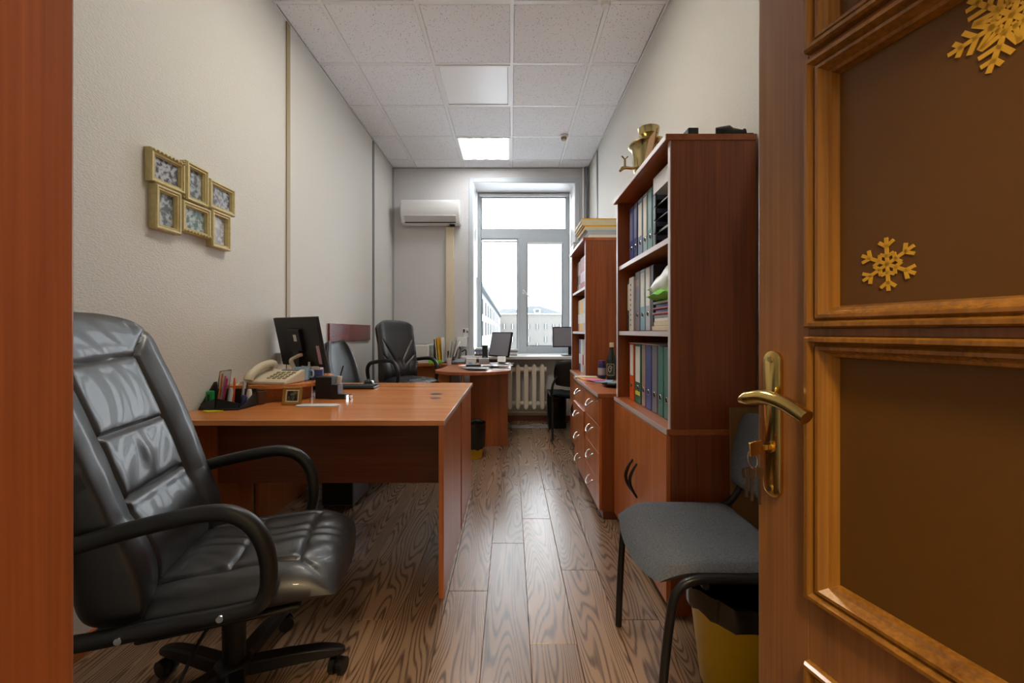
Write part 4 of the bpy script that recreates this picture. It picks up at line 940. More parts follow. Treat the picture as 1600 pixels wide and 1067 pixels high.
tag(MB().lathe([(.026, 0), (.03, .003), (.034, .066), (.030, .067), (.024, .005)], 18, (-1.285, 2.128, .7505)).build('brown_cup', 'c_brown', smooth=True), 'dark brown cup under the telephone cord', 'cup')

# black organiser and its contents
before = set(o.name for o in bpy.data.objects)
og = thing('desk_organiser', (-1.375, 1.975, .7505), 'black plastic desk organiser full of stationery against the wall', 'organiser')
z0 = .7505
MB().prism([(-1.475, 1.90), (-1.38, 1.875), (-1.285, 1.90), (-1.275, 2.03), (-1.475, 2.03)], z0, z0 + .008).build('tray', 'black_plastic', og, bevel=.002)
B(-1.475, -1.275, 2.022, 2.03, z0 + .0085, z0 + .085).build('back_wall', 'black_plastic', og, bevel=.002)
MB().prism([(1.905, z0 + .0085), (2.021, z0 + .0085), (2.021, z0 + .12), (2.005, z0 + .12)], -1.475, -1.469, 'yz').build('side_fin', 'black_plastic', og)
MB().prism([(1.905, z0 + .0085), (2.021, z0 + .0085), (2.021, z0 + .07)], -1.281, -1.275, 'yz').build('side_fin', 'black_plastic', og)
MB().add([(-1.468, 1.905, z0 + .0085), (-1.385, 1.882, z0 + .0085), (-1.468, 1.908, z0 + .03), (-1.385, 1.885, z0 + .055), (-1.468, 1.912, z0 + .0085), (-1.385, 1.889, z0 + .0085), (-1.468, 1.912, z0 + .03), (-1.385, 1.889, z0 + .055)], [(0, 1, 3, 2), (4, 5, 7, 6), (2, 3, 7, 6), (0, 1, 5, 4), (0, 2, 6, 4), (1, 3, 7, 5)]).build('front_wall', 'black_gloss', og)
MB().add([(-1.375, 1.882, z0 + .0085), (-1.287, 1.905, z0 + .0085), (-1.375, 1.885, z0 + .055), (-1.287, 1.908, z0 + .03), (-1.375, 1.889, z0 + .0085), (-1.287, 1.912, z0 + .0085), (-1.375, 1.889, z0 + .055), (-1.287, 1.912, z0 + .03)], [(0, 1, 3, 2), (4, 5, 7, 6), (2, 3, 7, 6), (0, 1, 5, 4), (0, 2, 6, 4), (1, 3, 7, 5)]).build('front_wall', 'black_gloss', og)
st = thing('stapler', (-1.443, 1.935, z0 + .01), 'bright green stapler standing in the black organiser', 'stapler')
B(-1.458, -1.43, 1.925, 1.95, z0 + .0095, z0 + .085).build('body', 'c_brightgreen', st, bevel=.004); B(-1.449, -1.439, 1.9215, 1.9245, z0 + .022, z0 + .07).build('slot', 'c_darkgreen', st)
po = thing('pencil_pouch', (-1.38, 1.872, z0), 'clear pouch of pink and orange pens leaning in the organiser', 'pouch')
MB().obox((-1.378, 1.93, z0 + .098), (.026, 0, .004), (0, .010, 0), (.010, .004, .087)).build('pouch_film', 'clear_film', po, bevel=.006)
for k, (dx, c) in enumerate(((-.014, 'c_amber'), (-.002, 'c_pink'), (.009, 'c_hotpink'), (-.008, 'c_cyanpale'))):
    MB().tube([(-1.388 + dx, 1.928 + .006 * (k % 2), z0 + .02), (-1.370 + dx, 1.936 + .004 * (k % 2), z0 + .168 - .012 * k)], .0045, 8).build('pen', c, po)
MB().add([(-1.43, 1.865, z0 + .001), (-1.39, 1.845, z0 + .001), (-1.33, 1.865, z0 + .001), (-1.38, 1.872, z0 + .001), (-1.43, 1.865, z0 + .006), (-1.39, 1.845, z0 + .003), (-1.33, 1.865, z0 + .006), (-1.38, 1.872, z0 + .004)], [(0, 1, 2, 3), (4, 5, 6, 7), (0, 1, 5, 4), (1, 2, 6, 5), (2, 3, 7, 6), (3, 0, 4, 7)]).build('pouch_tip', 'c_lemon', po)
for k, (dx, dy, c, l, ln) in enumerate(((-.022, .07, 'c_white', 'white glue bottle in the black organiser', .09), (.052, .05, 'c_palegrey', 'silver pen standing in the organiser', .125), (.064, .06, 'c_brown', 'brown pencil leaning out of the organiser', .12), (.078, .055, 'c_white', 'short white marker in the organiser', .085), (-.01, .075, 'c_orange', 'orange-capped pen at the back of the organiser', .14), (.068, .03, 'c_navy', 'short navy marker in the organiser', .06))):
    x, y = -1.375 + dx, 1.935 + dy
    tag(MB().tube([(x, y, z0 + .0095), (x + .006, y + .003, z0 + ln * .8), (x + .007, y + .003, z0 + ln)], [.006 if ln > .1 else .012] * 2 + [.003 if ln > .1 else .008], 10).build('pen' if ln > .1 else 'marker', c, smooth=True), l, 'pen', 'pens in the black organiser')
for o in bpy.data.objects:
    if o.name not in before and o.parent is None: o.location.y += .06; o.location.x += .004
# small framed photo
fp = thing('framed_photo', (-1.09, 2.10, .7505), 'tiny gilt frame with a dark photo standing on the desk', 'frame')
def fmap(u, v, hh): return (-1.105 + u, 2.105 - hh + v * .18, .7508 + v)
MB().ring_frame(-.047, .047, 0, .088, [(0, 0), (0, .012), (.006, .014), (.013, .006), (.013, 0)], fmap).build('frame', 'gold_frame', fp)
MB().add([fmap(-.034, .013, .003), fmap(.034, .013, .003), fmap(.034, .075, .003), fmap(-.034, .075, .003)], [(0, 1, 2, 3)]).build('photo', 'photo_small', fp)
MB().ring_frame(-.0345, .0345, .0125, .0755, [(0, .003), (0, .005), (.007, .005), (.007, .003)], fmap).build('mat_board', 'cream', fp)
MB().add([(-1.12, 2.145, .7508), (-1.09, 2.145, .7508), (-1.09, 2.118, .80), (-1.12, 2.118, .80)], [(0, 1, 2, 3)]).build('easel_back', 'c_brown', fp)
# oblong pad
tag(MB().prism(rrect(-1.07, -.855, 2.045, 2.115, .034, 5), .7504, .7545).build('oblong_pad', 'paper_grey'), 'pale oblong plastic pad lying on the desk', 'pad')
# pen holder block
hb = thing('pen_holder', (-1.0, 2.32, .7505), 'black two-part cube pen holder on the desk', 'pen holder')
B(-1.075, -.985, 2.29, 2.37 - .002, .7505, .87).build('tall_box', 'black_plastic', hb, bevel=.003); B(-.984, -.945, 2.275, 2.35, .7505, .83).build('low_box', 'black_plastic', hb, bevel=.003); B(-.944, -.905, 2.275, 2.32, .7505, .778).build('clip_tray', 'black_plastic', hb, bevel=.002)
for k, (x, y, c, l, a, b2) in enumerate(((-.99 + .025, 2.33, 'c_dark', 'dark pencil sticking out of the cube pen holder', .8305, .93), (-.955, 2.315, 'c_white', 'white and violet marker in the cube pen holder', .8305, .872))):
    tag(MB().tube([(x, y, a), (x + (.03 if k == 0 else .006), y, b2)], .004 if k == 0 else .013, 10).build('pencil' if k == 0 else 'marker', c, smooth=True), l, 'pen')
tag(B(-.90, -.878, 2.28, 2.315, .7505, .772).build('card_box', 'clear_film', bevel=.001), 'small clear clip box beside the cube pen holder', 'box')
# cluster on riser
cu = thing('mug', (-1.18, 2.40, .84), 'pale blue mug with colourful print on the riser shelf', 'mug')
MB().lathe([(.03, 0), (.04, .006), (.042, .075), (.039, .077), (.036, .01), (.005, .008)], 24, (-1.195, 2.385, .8405)).build('cup', 'c_cyanpale', cu, smooth=True)
MB().tube(catmull([(-1.154, 2.385, .90), (-1.13, 2.38, .895), (-1.13, 2.38, .865), (-1.155, 2.385, .86)], 4), .005, 8).build('handle', 'c_cyanpale', cu, smooth=True)
B(-1.205, -1.19, 2.3415, 2.343, .865, .885).build('print', 'c_lemon', cu)
sheet('note_block', -1.145, 2.47, .8405, .06, .06, .3, .055, 'c_slateblue', 'blue cube note block beside the mug', 'note block'); sheet('note_block', -1.145, 2.47, .8957, .05, .05, .1, .02, 'paper', 'white note block on the blue one', 'note block')
tag(MB().lathe([(.014, 0), (.015, .002), (.015, .07), (.006, .08), (.006, .10)], 14, (-1.195, 2.47, .8405)).build('spray_bottle', 'c_white', smooth=True), 'small white spray bottle behind the mug', 'bottle')
tag(MB().tube(catmull([(-1.27, 2.43, .845), (-1.265, 2.43, .90), (-1.285, 2.44, .95), (-1.25, 2.44, .975), (-1.22, 2.43, .985)], 5), [.016] * 6 + [.013] * 6 + [.010] * 9, 10).build('figurine', 'beige_plastic', smooth=True), 'beige plastic branch-like figurine by the monitor', 'figurine')

# monitor seen from behind
def monitor(name, loc, rz, label, tilt, W, H, body, screen, stand_h, back_detail=False, zoff=0.0):
    t = thing(name, loc, label, 'monitor', rz=rz, local=True)
    R = Matrix.Rotation(tilt, 4, 'X')
    def tr(m):
        m.v = [tuple((R @ Vector(p)) + Vector((0, 0, stand_h))) for p in m.v]; return m
    # local: screen faces -y
    s = tr(B(-W / 2, W / 2, 0, .022, 0, H)).build('screen_shell', body, t, bevel=.003)
    tr(B(-W / 2 + .012, W / 2 - .012, -.0015, -.0003, .016, H - .012)).build('screen', screen, s)
    if back_detail:
        tr(B(-.06, .06, .0225, .045, .10, H - .07)).build('mount_plate', 'black_plastic', t, bevel=.003); tr(B(-.03, .0, .0455, .0465, H - .14, H - .10)).build('logo_sticker', 'paper', t)
        tr(B(-W / 2 + .02, -W / 2 + .05, .0225, .0232, .02, .13)).build('label_sticker', 'c_rose', t)
        B(-.03, .03, .048, .066, .004, stand_h + .16).build('stand', 'black_plastic', t, bevel=.003)
    else:
        B(-.02, .02, .024 - .0, .045, .004, stand_h + .10).build('stand', 'black_plastic', t, bevel=.003)
    MB().prism(rrect(-.11, .11, -.06, .11, .04, 5), .0005, .010).build('stand_base', 'black_plastic', t, bevel=.002)
    return t
monitor('computer_monitor', (-1.25, 2.55, .84), math.radians(148), 'black computer monitor turned away, showing its back and mount', math.radians(-12), .44, .30, 'black_plastic', 'screen_reflect', .075, True)
# keyboard and mouse
kb = thing('keyboard', (-1.09, 2.73, .7505), 'black keyboard on the desk behind the monitor', 'keyboard', rz=.05, local=True)
B(-.21, .21, -.07, .07, .0005, .014).build('base', 'black_plastic', kb, bevel=.004)
for r in range(5):
    B(-.20, .20, -.062 + r * .0255, -.042 + r * .0255, .0142, .019).build('key_row', 'black_matte', kb, bevel=.001)
ms = thing('computer_mouse', (-.99, 2.90, .7505), 'dark computer mouse with silver rim by the keyboard', 'mouse')
def mf(a, b2, s): k = math.sqrt(max(0, 1 - a ** 4)) * math.sqrt(max(0, 1 - b2 ** 4)); return (-.985 + .032 * a * math.sqrt(1 - b2 * b2 / 2.4), 2.90 + .055 * b2 * math.sqrt(1 - a * a / 2.4), .751 + (.034 * k if s > 0 else 0) + .003)
MB().pillow(mf, 12, 14).build('shell', 'black_gloss', ms, smooth=True, weld=True); MB().tube([(-.985 + .0325 * math.cos(a), 2.90 + .0555 * math.sin(a), .7555) for a in (2 * PI * i / 20 for i in range(20))], .0025, 6, closed=True).build('rim', 'satin_silver', ms)

# ------------------------------------------------------------------ photo collage on the left wall
pcg = thing('photo_collage', (XL, 1.95, 1.53), 'cream-gilt collage of six joined photo frames on the wall', 'picture frame')
for k, (y0, y1, z0c, z1c, m) in enumerate(((1.690, 1.868, 1.734, 1.872, 'photo_a'), (1.872, 2.008, 1.715, 1.892, 'photo_b'), (2.022, 2.207, 1.725, 1.866, 'photo_a'), (1.709, 1.842, 1.545, 1.730, 'photo_b'), (1.853, 2.028, 1.568, 1.710, 'photo_c'), (2.032, 2.167, 1.536, 1.719, 'photo_d'))):
    xf = XL + .001
    mp = lambda u, v, hh: (xf + hh, u, v)
    dp = .034 if k % 2 else .030
    MB().ring_frame(y0, y1, z0c, z1c, [(0, 0), (0, dp - .006), (.004, dp), (.010, dp), (.014, dp - .006), (.020, dp - .004), (.025, dp - .016), (.025, 0)], mp).build('frame', 'gilt', pcg)
    B(xf + .006, xf + .012, y0 + .0252, y1 - .0252, z0c + .0252, z1c - .0252).build('photo', m, pcg)
    if k in (0, 1, 4):   # carved bead ornament
        bd = MB()
        nb = 9
        for q in range(nb):
            u = (q + .5) / nb
            if k == 0: c = (xf + dp + .002, y0 + (y1 - y0) * u, z1c - .007)
            elif k == 1: c = (xf + dp * .55, y0 - .001, z0c + (z1c - z0c) * u)
            else: c = (xf + dp + .002, y0 + (y1 - y0) * u, z0c + .007)
            bd.lathe([(.002, -.005), (.0055, -.002), (.0055, .002), (.002, .005)], 8, c)
        bd.build('bead_ornament', 'gilt', pcg, smooth=True)

# ================================================================== CHAIRS
def seg_dist(px, py, a, b2):
    ax, ay = a; bx_, by_ = b2; dx, dy = bx_ - ax, by_ - ay; L2 = dx * dx + dy * dy
    t = 0 if L2 == 0 else max(0, min(1, ((px - ax) * dx + (py - ay) * dy) / L2))
    return math.hypot(px - ax - t * dx, py - ay - t * dy)
def crease(px, py, segs, depth, wd):
    d = min(seg_dist(px, py, a, b2) for a, b2 in segs); return -depth * math.exp(-(d / wd) ** 2) - .35 * depth * math.exp(-(d / (wd * 3.2)) ** 2)
def office_chair(loc, rz, label, style, name='office_chair', res=1.0, top=1.17, arms=True, base_r=.30, base_rot=0.0, hw0=.25, pitch=0.0, base_off=(0, 0), lift=0.0, skin='leather'):
    t = thing(name, loc, label, 'chair', rz=rz, local=True)
    H = top - .44
    cp_, sp_ = math.cos(pitch), math.sin(pitch)
    def tip(m):
        m.v = [(u * cp_ - (z - .36) * sp_, v, .36 + u * sp_ + (z - .36) * cp_ + lift) for u, v, z in m.v]; return m
    def shift(m):
        m.v = [(u + base_off[0], v + base_off[1], z) for u, v, z in m.v]; return m
    if style == 'panel':
        q = .55 * hw0
        bs = [((-q, .80 * H), (q, .815 * H)), ((-q, .0), (-q, .80 * H)), ((q, .0), (q, .815 * H)), ((-q, .555 * H), (q, .555 * H)), ((-q, .34 * H), (q, .34 * H)), ((q, .815 * H), (hw0, H)), ((-q, .80 * H), (-hw0, H))]
    elif style == 'vee':
        bs = [((-.19, .66 * H), (-.05, .34 * H)), ((.19, .66 * H), (.05, .34 * H)), ((-.21, .42 * H), (-.09, .27 * H)), ((.21, .42 * H), (.09, .27 * H)), ((-.05, .34 * H), (-.05, 0)), ((.05, .34 * H), (.05, 0)), ((-.12, .26 * H), (-.12, 0)), ((.12, .26 * H), (.12, 0)), ((0, .34 * H), (0, 0))]
    else:
        bs = [((-.3, -1), (.3, -1))]
    na, nb = int(64 * res), int(96 * res)
    def bf(a, b2, s):
        tt = (b2 + 1) / 2
        fu = -.172 - {'panel': .25, 'vee': .15, 'round': .2}[style] * H * tt + .012 * math.sin(PI * min(1, tt * 1.25))
        hw = hw0 * (1 - .10 * (1 - tt) ** 2)
        if style == 'round': hw *= math.sqrt(max(.0, 1 - (max(0, tt - .45) / .60) ** 2.4))
        else: hw *= (1 - .16 * max(0, (tt - .86) / .14) ** 3)
        z = .44 + H * tt - .055 * abs(a) ** 3.5 * max(0, (tt - .55) / .45) ** 2 * (0 if style == 'round' else 1)
        e = (1 - abs(a) ** 4) ** .6 * (1 - abs(b2) ** 12) ** .5
        x, y = a * hw, tt * H
        if s > 0:
            off = .040 * e + .010 * max(0, 1 - abs(abs(a) - .82) / .2) * e
            off += crease(x, y, bs, .011, .0055) * e
            if style == 'panel':
                off += .0016 * math.sin(x * 60 + 7 * math.sin(y * 9)) * e * (1 if .55 < tt < .0 else .5)
                if .30 < tt < .55 and abs(a) < .6: off += .006 * math.exp(-((x + .0) / .02) ** 2 - ((tt - .46) / .06) ** 2)
            if tt < .30: off += .022 * math.sin(PI * tt / .30) * e
        else: off = -(.055 + .085 * max(0, 1 - tt / .6)) * (1 - abs(a) ** 16) ** .5 * (1 - abs(b2) ** 14) ** .5
        off += .050 * (abs(a) ** 3)      # side bolsters wrap forward
        return (fu + off * .95, x, z + off * .28)
    bk = tip(MB().pillow(bf, na, nb)).build('backrest', skin, t, smooth=True, weld=True)
    ss = [((-.23, -.15), (.195, -.15)), ((-.23, .15), (.195, .15)), ((.195, -.15), (.195, .15)), ((.03, -.15), (.03, .15)), ((.195, -.15), (.29, -.22)), ((.195, .15), (.29, .22))]
    def sf(a, b2, s):
        x = .03 + .285 * a * math.sqrt(1 - b2 * b2 * .16); y = .242 * b2 * math.sqrt(1 - a * a * .16)
        e = (1 - abs(a) ** 5) ** .6 * (1 - abs(b2) ** 5) ** .6
        if s > 0:
            z = .430 + .072 * e + crease(x, y, ss, .009, .0055) * e
            if abs(y) < .2 and x > -.1: z += e * .0022 * math.sin(y * 105 + 4 * math.sin(x * 14) + 1.5 * math.sin(y * 33)) * (1 if abs(y) < .15 else .4)
        else: z = .430 - .040 * e
        z -= .030 * max(0, (x - .12) / .2) ** 2 - .012 * max(0, -x)
        return (x, y, z)
    st = tip(MB().pillow(sf, int(64 * res), int(60 * res))).build('seat', skin, t, smooth=True, weld=True)
    tip(B(-.17, .20, -.20, .20, .372, .389)).build('seat_pan', 'black_plastic', t, bevel=.01)
    if arms:
        for sg in (-1, 1):
            pts = [(.135, 0, .45), (.155, 0, .52), (.150, 0, .60), (.115, 0, .66), (.05, 0, .688), (-.08, 0, .683), (-.22, 0, .664), (-.30, 0, .645), (-.345, 0, .59), (-.345, 0, .50), (-.31, 0, .455), (-.22, 0, .442), (-.05, 0, .440), (.08, 0, .436)]
            pp_ = [(x, sg * (.258 + (.008 if z > .55 else 0)), z) for x, y, z in pts]
            cp = catmull(pp_, 5, closed=True)
            ar = tip(MB().tube(cp, [.020 if p.z > .5 else .0185 for p in cp], 12, closed=True, flat=1.0)).build('armrest', 'black_plastic', t, smooth=True)
            for u in (-.15, .05): tip(MB().cyl((u, sg * .2745, .440), (u, sg * .280, .440), .008, n=10)).build('bolt', 'chrome', ar)
    shift(B(-.09, .09, -.07, .07, .325 + lift, .371 + lift)).build('tilt_mechanism', 'black_plastic', t, bevel=.008)
    shift(MB().cyl((0, 0, .10), (0, 0, .324 + lift), .030, .034, 20)).build('gas_column', 'black_plastic', t, smooth=True)
    MB().tube(catmull([(-.02, -.071, .345 + lift), (-.04, -.15, .335 + lift), (-.05, -.22, .30 + lift), (-.06, -.235, .27 + lift)], 4), .005, 6).build('height_lever', 'black_plastic', t, smooth=True)
    shift(MB().lathe([(.050, .075), (.055, .085), (.055, .105), (.04, .118)], 20)).build('hub', 'black_plastic', t, smooth=True)
    for k in range(5):
        a = base_rot - rz + k * 2 * PI / 5; c, s = math.cos(a), math.sin(a)
        lm = MB()
        def P(r, wv, z): return (c * r - s * wv, s * r + c * wv, z)
        sec = [(.045, .028, .110, .072), (.16, .026, .108, .072), (.25, .024, .100, .070), (base_r, .021, .088, .068), (base_r + .018, .012, .080, .068)]
        vs = []
        for r, wv, z1, z0_ in sec: vs += [P(r, -wv, z0_), P(r, wv, z0_), P(r, wv * .75, z1), P(r, -wv * .75, z1)]
        fs = [(0, 1, 2, 3), (16, 17, 18, 19)]
        for i in range(4):
            for j in range(4): fs.append((i * 4 + j, i * 4 + (j + 1) % 4, i * 4 + 4 + (j + 1) % 4, i * 4 + 4 + j))
        lg = shift(lm.add(vs, fs)).build('leg', 'black_plastic', t, bevel=.005)
        cm = MB(); r0 = base_r - .004
        a2 = a + 1.1 + k; d2 = Vector((math.cos(a2), math.sin(a2), 0)); cc = Vector(P(r0, 0, .0255))
        n2 = Vector((-d2.y, d2.x, 0))
        for sg in (-1, 1): cm.cyl(cc + n2 * sg * .006, cc + n2 * sg * .024, .025, n=18)
        cm.cyl(cc + Vector((0, 0, .01)), (cc.x, cc.y, .0675), .007, n=8); cm.cyl(cc - n2 * .02, cc + n2 * .02, .012, n=10)
        shift(cm).build('caster', 'black_plastic', lg, smooth=True)
    return t
office_chair((-.795, 1.238, 0), math.radians(14.3), 'big black leather office chair with panelled backrest pulled out from the desk', 'panel', base_rot=math.radians(18), res=1.35, top=1.205, hw0=.262, pitch=math.radians(4.5), base_off=(-.042, .052))
far_chair = office_chair((-1.01, 4.12, 0), math.radians(-37), 'black leather office chair with V-stitched backrest at the L-shaped window desk', 'vee', top=1.11, lift=.22, base_rot=math.radians(10), hw0=.245)
far_chair.scale = (.93, .93, .93)
office_chair((-1.13, 3.235, 0), math.radians(-12), 'low black office chair with rounded backrest behind the monitor', 'round', top=1.04, arms=False, res=.6, base_r=.20, base_rot=math.radians(60), hw0=.21, skin='black_plastic')

def visitor_chair(loc, rz, label, fabric):
    """facing local +x; tubular frame, padded seat and back"""
    t = thing('visitor_chair', loc, label, 'chair', rz=rz, local=True)
    def sf(a, b2, s):
        x = .228 * a * math.sqrt(1 - b2 ** 2 * .18); y = .228 * b2 * math.sqrt(1 - a * a * .10)
        e = (1 - a ** 8) ** .5 * (1 - b2 ** 8) ** .5
        z = .448 + (.026 * e if s > 0 else -.026 * e) - .035 * max(0, (x - .09) / .12) ** 2 + .012 * b2 * b2 - .008 * (1 - b2 * b2)
        return (x + .01, y, z)
    MB().pillow(sf, 28, 28).build('seat', fabric, t, smooth=True, weld=True)
    def bf(a, b2, s):
        y = .215 * a * math.sqrt(1 - b2 * b2 * .25); h = .145 * b2 * math.sqrt(1 - a * a * .25); e = (1 - a ** 8) ** .5 * (1 - b2 ** 8) ** .5
        return (-.255 - .20 * h / 1.0 + s * .020 * e + .035 * a * a, y, .69 + h)
    bk = MB().pillow(bf, 24, 20).build('backrest', fabric, t, smooth=True, weld=True)
    def bs(a, b2, s):
        x, y, z = bf(a * .98, b2 * .98, -1); return (x - .002 - (.006 if s < 0 else 0) * (1 - a ** 8) * (1 - b2 ** 8), y, z)
    MB().pillow(bs, 16, 14).build('back_shell', 'black_plastic', t, smooth=True, weld=True)
    for sg in (-1, 1):
        y = .238 * sg
        pts = [(.215, y * .92, .003), (.205, y * .96, .20), (.19, y, .36), (.17, y, .42), (.12, y, .447), (0, y, .450), (-.12, y, .448), (-.20, y, .455), (-.245, y, .50), (-.275, y * .96, .58), (-.285, y * .80, .66)]
        MB().tube(catmull(pts, 5), .0125, 10).build('frame_tube', 'black_frame', t, smooth=True)
        pts = [(-.12, y * .93, .434), (-.16, y * .93, .40), (-.21, y * .95, .20), (-.26, y * .97, .003)]
        MB().tube(catmull(pts, 5), .0125, 10).build('leg', 'black_frame', t, smooth=True)
    for x in (-.09, .09): MB().cyl((x, -.226, .421), (x, .226, .421), .010, n=8).build('cross_bar', 'black_frame', t, smooth=True)
    return t
visitor_chair((.625, 1.367, 0), PI, 'grey fabric visitor chair on black tubular frame beside the door', 'grey_fabric')
visitor_chair((.66, 4.53, 0), PI / 2, 'black fabric visitor chair facing the windowsill', 'black_fabric')
pt = thing('computer_tower', (.56, 4.87, 0), 'black computer tower on the floor under the windowsill', 'computer')
B(.44, .64, 4.80, 5.06, .012, .42).build('case', 'black_plastic', pt, bevel=.006); B(.46, .62, 4.7955, 4.7995, .03, .405).build('front_panel', 'black_gloss', pt)
for a in (.46, .62):
    for b2 in (4.83, 5.03): MB().cyl((a, b2, .0005), (a, b2, .0115), .012, n=8).build('foot', 'black_matte', pt)

# waste bins
def bin_(loc, label, r=.13, h=.30, hem=.05):
    x, y = loc; c = (x, y, 0)
    t = thing('waste_bin', (x, y, 0), label, 'bin', 'yellow waste bins with black bags')
    MB().lathe([(r * .74, .001), (r * .76, .006), (r, h - .02), (r * 1.04, h - .012), (r * 1.04, h), (r * .97, h), (r * .73, .01)], 32, c).build('bucket', 'yellow_plastic', t, smooth=True)
    bm_ = MB(); nn = 40; prof = [(r * .72, .03, 0), (r * .93, h - .01, .01), (r * .98, h + .012, .03), (r * 1.07, h + .016, .03), (r * 1.085, h - .012, .03), (r * 1.075, h - .05, .05)] + ([(r * 1.04, h - .12, .05), (r * .99, h - hem, .05)] if hem > .06 else [])
    vs = []; fs = []
    for i, (rr, zz, jt) in enumerate(prof):
        for k in range(nn):
            a = 2 * PI * k / nn; q = rr * (1 + .012 * math.sin(9 * a + i) * (1 if i > 1 else .3)) ; vs.append((x + q * math.cos(a), y + q * math.sin(a), zz + (.006 * math.sin(5 * a + i * .5) + .004 * math.sin(13 * a)) * (1 if i >= 3 else .3)))
    for i in range(len(prof) - 1):
        for k in range(nn): fs.append((i * nn + k, i * nn + (k + 1) % nn, (i + 1) * nn + (k + 1) % nn, (i + 1) * nn + k))
    fs.append(tuple(range(nn))[::-1]); bm_.add(vs, fs).build('bin_bag', 'bag_black', t, smooth=True)
bin_((.715, 1.33), 'yellow waste bin with a black bag under the grey chair', .135, .305)
bin_((-.335, 3.72), 'yellow waste bin with a long black bag behind the desks', .105, .30, .21)
# cardboard between bookcase and door
tag(MB().obox((.915, 1.608, .415), (.065, 0, 0), (0, .006, 0), (0, .008, .41)).build('cardboard_sheet', 'cardboard'), 'brown cardboard sheet leaning on the bookcase side behind the grey chair', 'cardboard')

# ================================================================== WINDOW DESK (L-shaped)
dk = thing('corner_desk', (-.5, 4.6, 0), 'L-shaped cherry desk with a rounded end by the window', 'desk')
top_out = [(0.0, 4.985), (0.0, 4.02), (-.03, 3.93), (-.12, 3.85), (-.25, 3.80), (-.40, 3.775), (-.54, 3.80), (-.65, 3.875), (-.72, 3.97), (-.735, 4.06), (-.70, 4.20), (-.685, 4.45), (-.69, 4.60), (-.73, 4.70), (-.82, 4.76), (-.95, 4.775), (XL + .004, 4.775), (XL + .004, 5.20), (-.64, 5.20), (-.64, 4.985)]
tp = MB().prism(top_out, .722, .75).build('desk_top', 'cherry_y', dk, bevel=.002)
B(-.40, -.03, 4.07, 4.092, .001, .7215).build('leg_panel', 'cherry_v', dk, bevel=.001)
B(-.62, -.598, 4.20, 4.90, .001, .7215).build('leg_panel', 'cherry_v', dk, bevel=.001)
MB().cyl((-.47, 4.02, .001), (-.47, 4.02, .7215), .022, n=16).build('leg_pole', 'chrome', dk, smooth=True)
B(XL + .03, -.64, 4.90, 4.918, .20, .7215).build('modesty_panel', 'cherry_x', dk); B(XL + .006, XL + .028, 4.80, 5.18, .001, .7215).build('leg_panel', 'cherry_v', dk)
MB().lathe([(.012, .0005), (.012, .006)], 10, (-.05, 4.081, 0)).build('foot', 'white_plastic', dk) if False else None
Zd = .7505
# printer
pr = thing('printer', (-1.14, 4.99, Zd), 'white laser printer on the window desk', 'printer')
x0, x1, y0, y1 = -1.32, -.955, 4.84, 5.16
B(x0, x1, y0, y1, Zd + .0005, Zd + .075).build('paper_drawer', 'white_plastic', pr, bevel=.006)
B(x0, x1, y0 + .004, y1, Zd + .0758, Zd + .215).build('body', 'white_plastic', pr, bevel=.01)
B(x0 + .03, x1 - .03, y0 + .03, y1 - .03, Zd + .2155, Zd + .222).build('top_lid', 'grey_metal', pr, bevel=.002)
MB().cyl(((x0 + x1) / 2 - .03, y0 + .0035, Zd + .145), ((x0 + x1) / 2 - .03, y0 + .0005, Zd + .145), .014, n=16).build('badge', 'grey_metal', pr)
B(x0 + .12, x1 - .12, y0 - .004, y0 - .0003, Zd + .01, Zd + .02).build('drawer_grip', 'black_matte', pr)
# file holder
fh = thing('file_holder', (-.78, 4.90, Zd), 'black upright file holder on the window desk', 'file holder')
B(-.90, -.60, 4.88, 5.08, Zd, Zd + .008).build('base', 'black_plastic', fh); B(-.905, -.90, 4.88, 5.08, Zd, Zd + .22).build('divider', 'black_plastic', fh); B(-.745, -.741, 4.90, 5.08, Zd + .0085, Zd + .14).build('divider', 'black_plastic', fh)
MB().obox((-.605, 4.97, Zd + .10), (.003, 0, 0), (0, .09, 0), (.02, 0, .09)).build('divider', 'c_dark', fh)
for k, (x, ln, c, l, hh) in enumerate(((-.885, -.010, 'c_brown', 'brown folder at the end of the file holder', .27), (-.868, -.012, 'paper_cream', 'cream folder beside the brown folder', .28), (-.838, -.014, 'c_yellow', 'yellow folder in the file holder', .29), (-.80, -.008, 'paper', 'white folder beside the yellow folder', .29), (-.725, .015, 'paper', 'white papers fanned in the file holder', .25), (-.695, .026, 'paper_grey', 'grey papers fanned in the file holder', .25), (-.665, .036, 'paper', 'white leaning papers by the dark divider', .24))):
    m = MB().obox((x + ln * .5, 4.97, Zd + .009 + hh / 2), (.010 if k == 2 else .005, 0, 0), (0, .085, 0), (ln, 0, hh / 2))
    tag(m.build('file_folder', c), l, 'folder', 'folders in the upright holder')
tag(MB().obox((-.87, 4.815, Zd + .02), (.075, .01, 0), (-.004, .035, 0), (0, 0, .018)).build('green_box', 'c_lime', bevel=.003), 'lime green flat box in front of the file holder', 'box')
b = thing('desk_phone', (-.62, 4.78, Zd), 'dark grey desk telephone beside the file holder', 'telephone')
MB().obox((-.60, 4.80, Zd + .028), (.07, 0, 0), (0, .06, .014), (0, -.003, .012)).build('base', 'grey_metal', b, bevel=.004); MB().tube([(-.655, 4.76, Zd + .052), (-.655, 4.80, Zd + .062), (-.655, 4.85, Zd + .066)], .014, 10).build('handset', 'black_plastic', b, smooth=True); B(-.68, -.52, 4.73, 4.86, Zd, Zd + .006).build('pad', 'black_matte', b)
tag(MB().lathe([(.02, 0), (.024, .002), (.03, .07), (.027, .071), (.02, .01)], 16, (-.69, 4.66, Zd)).build('paper_cup', 'c_white', smooth=True), 'white paper cup on the window desk', 'cup')
